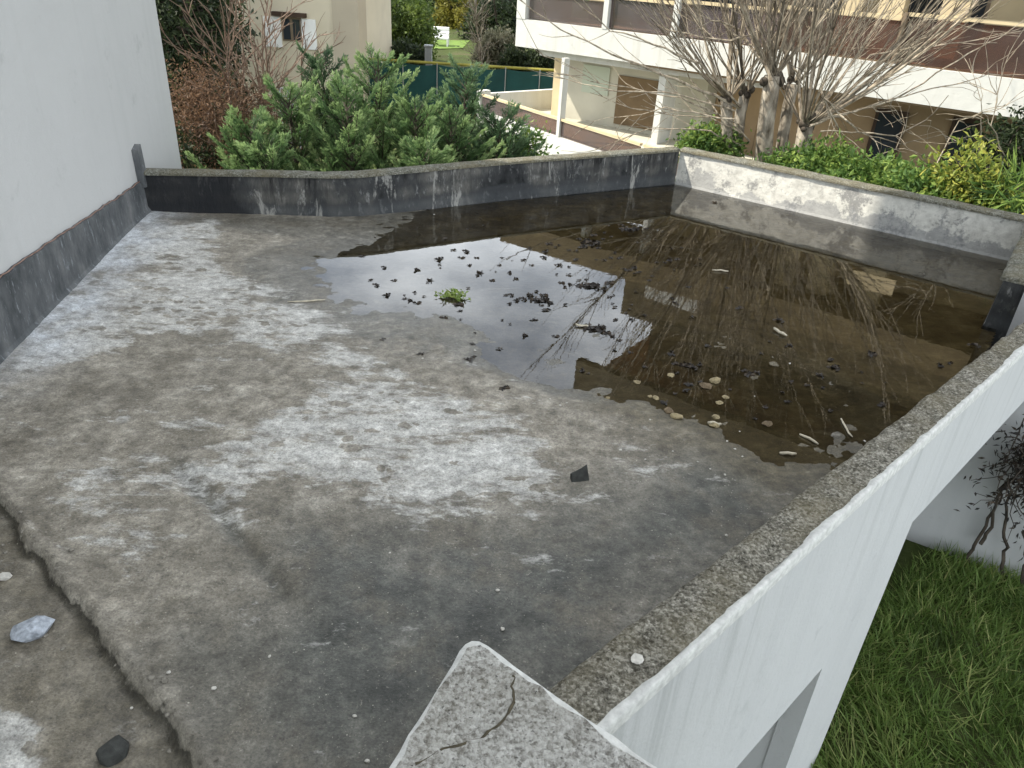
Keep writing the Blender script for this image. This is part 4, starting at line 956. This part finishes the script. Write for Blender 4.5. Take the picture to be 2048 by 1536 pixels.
for p in pp: part('post', M['metal'], lambda b: b.tube([(p[0], p[1] - .05, GZ - .1), (p[0], p[1] - .05, ft)], .018, 6))
c = aty(856, 130, 33); t = aty(859, 94, 33)
b = MB(); b.box((c[0] - .13, c[1], GZ), (.27, 0, 0), (0, .25, 0), (0, 0, t[2] - GZ)); b.box((c[0] - .16, c[1] - .03, t[2]), (.33, 0, 0), (0, .31, 0), (0, 0, .06))
tag(b.build('post', M['metal'], loc=(c[0], c[1], GZ)), 'pale grey square post behind the green fence', 'post')
c = aty(757, 85, 34)
b = MB(); b.tube([(c[0] + .01 * math.sin(z), c[1], z) for z in np.linspace(GZ, 6, 10)], np.linspace(.17, .12, 10), 10)
tag(b.build('pole', M['darkbark'], smooth=True, loc=(c[0], c[1], GZ)), 'dark brown upright pole beside the taupe column', 'pole')
c = at_px(881, 80, 44); gz = float(gh(c[0], c[1]))
r = thing('garden_chair', 'white garden chair standing on the sunny lawn far behind', 'chair', (c[0], c[1], gz)); lo = (c[0], c[1], gz)
part('seat', M['white'], lambda b: b.box((c[0] - .42, c[1] - .35, gz + .36), (.84, 0, 0), (0, .7, 0), (0, 0, .07)))
part('backrest', M['white'], lambda b: [b.box((c[0] - .42, c[1] + .30, gz + .44 + k * .16), (.84, 0, 0), (0, .05, .02), (0, 0, .12)) for k in range(3)])
for dx in (-.42, .35):
    for dy in (-.35, .28): part('leg', M['white'], lambda b: b.box((c[0] + dx, c[1] + dy, gz), (.07, 0, 0), (0, .07, 0), (0, 0, .358)))
    part('armrest', M['white'], lambda b: b.box((c[0] + dx - .01, c[1] - .35, gz + .62), (.09, 0, 0), (0, .64, 0), (0, 0, .04)))

# ------------------------------------------------------------------ garden trees beyond
for (px, py, y, rx, rz, mt, lb, nm, lf) in (
        (800, 30, 38, 1.3, 1.6, 'gardenleaf', 'rounded mid-green bush left of the white garden chair', 'garden_bush', .2), (740, 108, 33, .5, .5, 'yellowleaf', 'yellow-leaved shrub at the foot of the dark pole', 'garden_bush', .13),
        (735, 40, 44, 1.0, 2.2, 'greyleaf', 'grey twiggy bush between the column and the dark pole', 'garden_bush', .16), (860, 20, 56, 2.6, 3.2, 'gardenleaf', 'broad sunlit tree straight behind the white garden chair', 'garden_tree', .28),
        (915, 0, 54, 1.2, 2.6, 'yellowleaf', 'yellow-green tree right of the white garden chair', 'garden_tree', .26), (1000, 10, 48, 1.6, 3.0, 'darkleaf', 'dark tree next to the left end of the apartment balcony', 'garden_tree', .25),
        (780, -60, 66, 3.5, 4.5, 'gardenleaf', 'tall far green tree behind the dark pole', 'garden_tree', .36), (960, -40, 66, 3.5, 3.5, 'darkleaf', 'tall dark tree in the far gap between the houses', 'garden_tree', .36),
        (1000, 95, 33, .8, .5, 'greyleaf', 'low grey-green scrub behind the fence right of the post', 'garden_bush', .14), (800, 110, 33.5, .9, .4, 'darkleaf', 'low dark scrub behind the fence left of the post', 'garden_bush', .14), (1060, 115, 31, .8, .5, 'darkleaf', 'dark scrub behind the right end of the fence', 'garden_bush', .14),
        (350, -60, 24, 1.3, 3.4, 'darkleaf', 'big dark tree behind the evergreen at the building corner', 'garden_tree', .22)):
    c = at_px(px, py, y); bush(nm, lb, 'tree' if 'tree' in nm else 'bush', (c[0], c[1], GZ), [(c, (rx, rx * .9, rz)), (c + [rx * .5, 0, -rz * .6], (rx * .7, rx * .7, rz * .6)), (c + [-rx * .5, .2, -rz * .7], (rx * .7, rx * .7, rz * .6))], mt, 42, 70, (lf, lf * .5), rx * .32, trunk=.12)
c = at_px(972, 115, 31); bare_sapling('pale twiggy bare bush growing behind the green fence', (c[0], c[1], GZ), (950, 5), 31, 60, mat='stick' if False else 'bark', r0=.05, spread=.55, name='bare_bush', cat='bush')
# tall trees behind the apartment block (they show in the puddle)
for i, (s, n, z, rr, lb) in enumerate(((8.0, -13, 11.5, 3.4, 'tall dark tree rising behind the left half of the apartment roof'), (12.5, -12, 12.5, 3.6, 'tall dark tree rising behind the middle of the apartment roof'), (17.5, -12.5, 12.5, 3.6, 'tall dark tree rising behind the right part of the apartment roof'))):
    q = fp(s, n); bush('background_tree', lb, 'tree', (q[0], q[1], GZ), [((q[0], q[1], z), (rr, rr, 4.0)), ((q[0] + 1, q[1], z - 4), (rr, rr, 3.0))], 'darkleaf', 110, 80, (.36, .20), 1.1, trunk=.25)

# ------------------------------------------------------------------ small things on the terrace
def stone_mesh(rad, flat=.6, seed=0, n=7, rough=.28):
    th = np.linspace(0, math.pi, n); ph = np.arange(9) * 2 * math.pi / 9; g = np.random.default_rng(seed); v = []; 
    for i, t in enumerate(th):
        for p in ph:
            k = 1 + rough * (g.random() - .5) * (0 < i < n - 1)
            v.append((rad * k * math.sin(t) * math.cos(p) * 1.2, rad * k * math.sin(t) * math.sin(p), rad * flat * (1 + math.cos(t) * k * .95)))
    f = [(i * 9 + j, (i + 1) * 9 + j, (i + 1) * 9 + (j + 1) % 9, i * 9 + (j + 1) % 9) for i in range(n - 1) for j in range(9)]
    return v, f
def shard_mesh(rad, flat=.6, seed=0):
    g = np.random.default_rng(seed); me = bpy.data.meshes.new('tmp'); bm = bmesh.new()
    for _ in range(34):
        u = unit(g.normal(size=3)); k = .82 + .30 * g.random(); bm.verts.new((u[0] * rad * 1.25 * k, u[1] * rad * k, (u[2] * k + .8) * rad * flat))
    bmesh.ops.convex_hull(bm, input=bm.verts); bm.verts.ensure_lookup_table()
    bmesh.ops.delete(bm, geom=[v for v in bm.verts if not v.link_faces], context='VERTS'); bm.verts.index_update()
    v = [tuple(x.co) for x in bm.verts]; f = [tuple(x.index for x in q.verts) for q in bm.faces]; bm.free(); bpy.data.meshes.remove(me); return v, f
def proto(name, v, f, mat, t=None, smooth=False):
    b = MB(); b.add(v, f, 0, t); me = b.build(name, mat, smooth=smooth); d = me.data; bpy.data.objects.remove(me); return d
def put(name, data, x, y, z, rz, sc, label, cat, group=None):
    o = bpy.data.objects.new(name, data); COL.objects.link(o); o.location = (float(x), float(y), float(z)); o.rotation_euler = (0, 0, rz); o.scale = (sc,) * 3
    return tag(o, label, cat, group)
sy = [proto('ochre_stone', *shard_mesh(.026 + .003 * i, .5, i), M['stone_y' if i != 2 else 'stone_b']) for i in range(4)]
for i, (px, py, sc) in enumerate(((1275, 762, 1.0), (1342, 748, .9), (1412, 770, 1.25), (1430, 760, 1.1), (1452, 792, .9), (1440, 803, .85), (1338, 820, 1.0), (1352, 832, 1.0), (1432, 832, .95), (1428, 848, 1.1), (1536, 845, 1.0), (1312, 793, .7), (1216, 793, .6), (1300, 790, .6))):
    p = atz(px, py, 0.01); put('ochre_stone', sy[i % 4], p[0], p[1], max(fz(p[0], p[1]), -.012) - .006, i * 1.3, sc, 'ochre stone lying in the shallow muddy water', 'stone', 'ochre stones in the mud')
sw = [proto('white_pebble', *shard_mesh(.008, .6, 20 + i), M['stone_w']) for i in range(3)]
wpx = [(868, 427), (1580, 725), (1450, 1010 - 60), (1452, 1072), (1485, 912), (1395, 925), (1420, 940), (1290, 922), (1455, 880), (1470, 897), (780, 1112), (950, 700), (845, 718), (1133, 960 - 150), (1510, 790), (1300, 840), (1480, 860), (1730, 880), (1240, 905), (1345, 905), (1100, 800), (1120, 815), (995, 1188), (340, 1355), (262, 1412), (735, 1530), (540, 1320), (1005, 1265), (710, 1440), (430, 1385)]
for i, (px, py) in enumerate(wpx):
    p = atz(px, py, .01); put('white_pebble', sw[i % 3], p[0], p[1], max(fz(p[0], p[1]), -.004), i, .6 + .6 * rng.random(), 'small white pebble lying on the terrace floor', 'pebble', 'white pebbles on the terrace')
p = atz(1312, 358, .05); put('white_ball_stone', sw[0], p[0], p[1], .0, 0, 5.0, 'round white stone in the far dark corner of the terrace', 'stone')
sg = [proto('grey_rock', *shard_mesh(.075, .6, 42 + i), M['stone_l']) for i in range(2)]
crumb = [proto('lip_crumb', *shard_mesh(.012, .6, 90 + i), M['crumb']) for i in range(3)]
p = atz(70, 1262, -.02); put('grey_rock', sg[0], p[0], p[1], fz(p[0], p[1]) - .02, .4, .95, 'light blue-grey jagged rock in the gutter at the left edge', 'rock')
p = atz(228, 1505, -.02); put('grey_rock', proto('grey_rock', *shard_mesh(.062, .65, 47), M['slate']), p[0], p[1], fz(p[0], p[1]) - .02, 1.4, .85, 'dark slate-grey rock in the gutter near the bottom edge', 'rock')
p = atz(10, 1158, -.02); put('white_pebble', sw[1], p[0], p[1], fz(p[0], p[1]), .4, 3.2, 'white chip lying in the gutter at the left edge', 'stone')
p = atz(1275, 1313, PH + .02); put('white_chip', proto('white_chip', *shard_mesh(.022, .3, 61), M['stone_w']), p[0], p[1], PH + .004, .7, 1, 'flat white chip lying on the rough parapet top', 'chip')
# slate shard
p = atz(1160, 970); a = .4
put('slate_shard', proto('slate_shard', [(-.055, 0, 0), (.05, -.01, 0), (.035, .02, .0), (-.05, .03, 0), (-.04, .03, .035), (.045, .03, .085), (.04, .045, .06), (-.045, .045, .03)], [(0, 1, 2, 3)[::-1], (0, 4, 5, 1), (1, 5, 6, 2), (2, 6, 7, 3), (3, 7, 4, 0), (4, 7, 6, 5)], M['slate']), p[0], p[1], fz(p[0], p[1]), a, 1.0, 'dark pointed slate shard on the dry grey floor', 'shard')
# sticks
for i, (a, c, rr, lb) in enumerate((((1600, 868), (1637, 888), .009, 'short pale stick in the water near the right wall'), ((1682, 838), (1703, 876), .007, 'thin pale stick angled beside the right wall'), ((1560, 906), (1592, 909), .010, 'flat pale wood splinter below the two sticks'), ((1548, 658), (1572, 672), .012, 'white stick lying in the dark reflection of the trees'),
                                  ((1415, 845), (1442, 850), .011, 'pale stick beside the ochre stones'), ((1425, 540), (1458, 543), .007, 'tiny pale stick on the water near the far right'), ((575, 605), (650, 600), .006, 'long thin pale twig on the floor left of the puddle'), ((1150, 650), (1180, 655), .009, 'pale twig lying at the end of the dark leaf heap'))):
    p, q = atz(*a, .008), atz(*c, .008); b = MB(); P = [p + (q - p) * t + np.array([0, 0, .004]) + rng.normal(size=3) * .003 for t in np.linspace(0, 1, 5)]
    b.tube(P, [rr * .7, rr, rr * .95, rr, rr * .6], 6); tag(b.build('stick', M['stick'], smooth=True, loc=(p[0], p[1], p[2])), lb, 'stick')
b = MB(); P = [atz(x, y, .012) for x, y in ((1150, 1207), (1190, 1200), (1230, 1203), (1280, 1208), (1318, 1203))]; b.tube(resample(P, .03), .006, 5)
tag(b.build('twig', M['darkbark'], loc=P[0]), 'brown twig lying on the floor next to the near parapet', 'twig')
# rotting leaves
def leafpile(n, spread, seed, ls=.05):
    global rng
    b = MB(); pos = rng.normal(size=(n, 3)) * np.array([spread, spread * .6, .0]); pos = np.clip(pos, -spread * 1.1, spread * 1.1); pos[:, 1] = np.clip(pos[:, 1], -spread * .6, spread * .6); pos[:, 2] = .002 + .003 * rng.random(n)
    d = rng.normal(size=(n, 3)); d[:, 2] *= .07; b.leaves(pos, d, ls * (.7 + .6 * rng.random(n)), ls * (.35 + .5 * rng.random(n)), fold=.12)
    an = np.arange(10) * .6283; rr_ = spread * (.9 + .5 * rng.random(10)); b.add([(r_ * math.cos(q), r_ * .6 * math.sin(q), .003 + .002 * rng.random()) for q, r_ in zip(an, rr_)], [tuple(range(10))])
    o = b.build('rotting_leaf', M['floatleaf']); d = o.data; bpy.data.objects.remove(o); return d
lf1 = [leafpile(k, .022, i, .034) for i, k in enumerate((4, 6, 7, 8, 10, 5))]
lpx = [(905, 500), (935, 503), (880, 518), (955, 515), (834, 539), (926, 515), (722, 512), (770, 535), (940, 530), (890, 635), (1050, 670), (1115, 672), (1010, 590), (1025, 590), (1035, 600), (1090, 590), (1100, 605), (1085, 610), (1090, 620), (1050, 598), (1020, 607),
       (1125, 565), (1140, 568), (1160, 572), (1175, 570), (1195, 575), (1210, 578), (1185, 568), (820, 600), (838, 605), (808, 597), (755, 570), (775, 590), (920, 608), (1060, 590), (1065, 530), (1045, 520), (1090, 515), (1092, 503), (1100, 487), (1118, 490), (1140, 500),
       (1160, 495), (1172, 492), (1185, 490), (1198, 495), (1175, 480), (1190, 470), (1205, 478), (1160, 478), (1210, 465), (1250, 458), (1265, 462), (1275, 460), (1290, 458), (1245, 450), (1340, 520), (1355, 518), (1330, 525), (1260, 540), (1275, 545), (1250, 538), (1270, 535),
       (1220, 565), (1350, 605), (1352, 726), (1375, 732), (1390, 735), (1400, 728), (1500, 748), (1515, 745), (1490, 740), (1660, 720), (1670, 735), (1740, 705), (1745, 708), (1640, 750), (1765, 808), (1660, 822), (1950, 690), (1880, 730), (1900, 725), (1430, 405), (1300, 560), (1170, 650), (1195, 655), (1205, 660), (1215, 665), (1225, 672), (1240, 680),
       (945, 715), (940, 720), (1165, 740), (1010, 780), (1580, 690), (1480, 615), (1230, 640), (1560, 640), (1020, 545), (985, 560), (960, 545), (1000, 530), (1150, 520), (1120, 530), (1230, 505), (1240, 515), (860, 560), (790, 560), (740, 560), (1210, 520)]
for i, (px, py) in enumerate(lpx):
    p = atz(px, py, .004); put('rotting_leaf', lf1[i % 6], p[0], p[1], max(.003, fz(p[0], p[1]) + .002), i * 2.1, .7 + .6 * rng.random(), 'blackish rotting leaf clump on the puddle', 'leaf', 'rotting leaves on the puddle')
hp_ = [leafpile(26, .07, 9), leafpile(20, .05, 10)]
for (px, py, sc, lb) in ((1185, 485, 1.3, 'dark heap of rotting leaves toward the far side of the puddle'), (1180, 572, .9, 'long dark leaf heap in the middle of the sky reflection'), (1190, 657, .9, 'narrow dark leaf heap at the near edge of the reflection'), (1262, 459, 1.0, 'dark leaf heap near the pale reflection at the far end'), (1080, 600, .8, 'scattered dark leaf heap right of the green weed'), (1375, 730, .7, 'black leaf heap above the ochre stones')):
    p = atz(px, py, .004); put('leaf_heap', hp_[int(px) % 2], p[0], p[1], max(.003, fz(p[0], p[1]) + .002), 0., sc, lb, 'leaf heap')
p = atz(905, 592, .01); b = MB(); n = 90; pos = rng.normal(size=(n, 3)) * [.06, .045, .0]; pos[:, 2] = .005 + .03 * rng.random(n); d = rng.normal(size=(n, 3)); d[:, 2] = np.abs(d[:, 2]) * .7
b.leaves(pos, d, .045, .02)
for q in pos[::3]: b.tube([(.001, 0, .0), (q[0] * .5, q[1] * .5, q[2] * .6 + .004), tuple(q)], .0025, 4)
o = b.build('weed', M['weed']); o.location = (p[0], p[1], 0); tag(o, 'small pale green weed growing in the puddle', 'weed')
fl_ = [leafpile(k, .012, 70 + k, .03) for k in (2, 3, 4)]
for i in range(110):
    px, py = 1120 + rng.normal() * 170, 560 + rng.normal() * 65
    if i > 75: px, py = 1430 + rng.normal() * 150, 760 + rng.normal() * 50
    p = atz(px, py, .004); put('leaf_flake', fl_[i % 3], p[0], p[1], max(.003, fz(p[0], p[1]) + .002), i * 1.7, .6 + .7 * rng.random(), 'tiny dark leaf flake floating on the puddle', 'leaf flake', 'leaf flakes on the puddle')
for i in range(60):
    t = rng.random(); q = g0 + ge * (t * 2.6 - .3) + (gn if ((atz(500, 1000)[:2] - g0) @ gn) > 0 else -gn) * (-.01 + rng.normal() * .09)
    put('concrete_crumb', crumb[i % 3], q[0], q[1], fz(q[0], q[1]) - .002, i, .35 + .9 * rng.random() ** 2, 'small grey concrete crumb beside the broken lip of the gutter', 'crumb', 'crumbs along the gutter lip')
# dead hanging bush at the lower right
c = atz(2040, 985, -1.2)
r = thing('dead_bush', 'withered hanging bush with dry stems against the lower white wall', 'bush', (c[0], c[1], GZ)); lo = (c[0], c[1], GZ); B = MB(); F = MB()
wp_ = lambda px, py, o=.12: onplane(px, py, np.array([*(P0 - gp * o)]), math.degrees(math.atan2(gu[0], gu[1])))
for pts in (((2020, 960), (2008, 1060), (2005, 1165)), ((2010, 970), (1970, 1050), (1925, 1135)), ((2060, 960), (2050, 1080), (2045, 1190)), ((2000, 985), (1985, 1040), (1960, 1090))):
    P = resample([wp_(*q) for q in pts], .08); P = [q + rng.normal(size=3) * .012 for q in P]; B.tube(P, np.linspace(.012, .02, len(P)), 5)
for _ in range(75):
    q = wp_(2072 + rng.normal() * 26, 925 + rng.normal() * 42, .1 + .35 * rng.random()); P = branch(q, (rng.normal(), rng.normal(), -1.1), .2 + .35 * rng.random(), 5, .3, -.1); B.tube(P, np.linspace(.006, .003, 6), 4, cap=False)
    n = 14; F.leaves(np.array(P)[rng.integers(0, 6, n)] + rng.normal(size=(n, 3)) * .04, rng.normal(size=(n, 3)) + [0, 0, -.6], .07, .022)
B.tube(resample([wp_(1995, 982), wp_(2012, 966), wp_(2022, 958), wp_(2062, 958)], .06), .014, 5)
B.build('stems', M['darkbark'], r, loc=lo); F.build('leaves', M['floatleaf'], r, loc=lo)
bpy.context.view_layer.update()
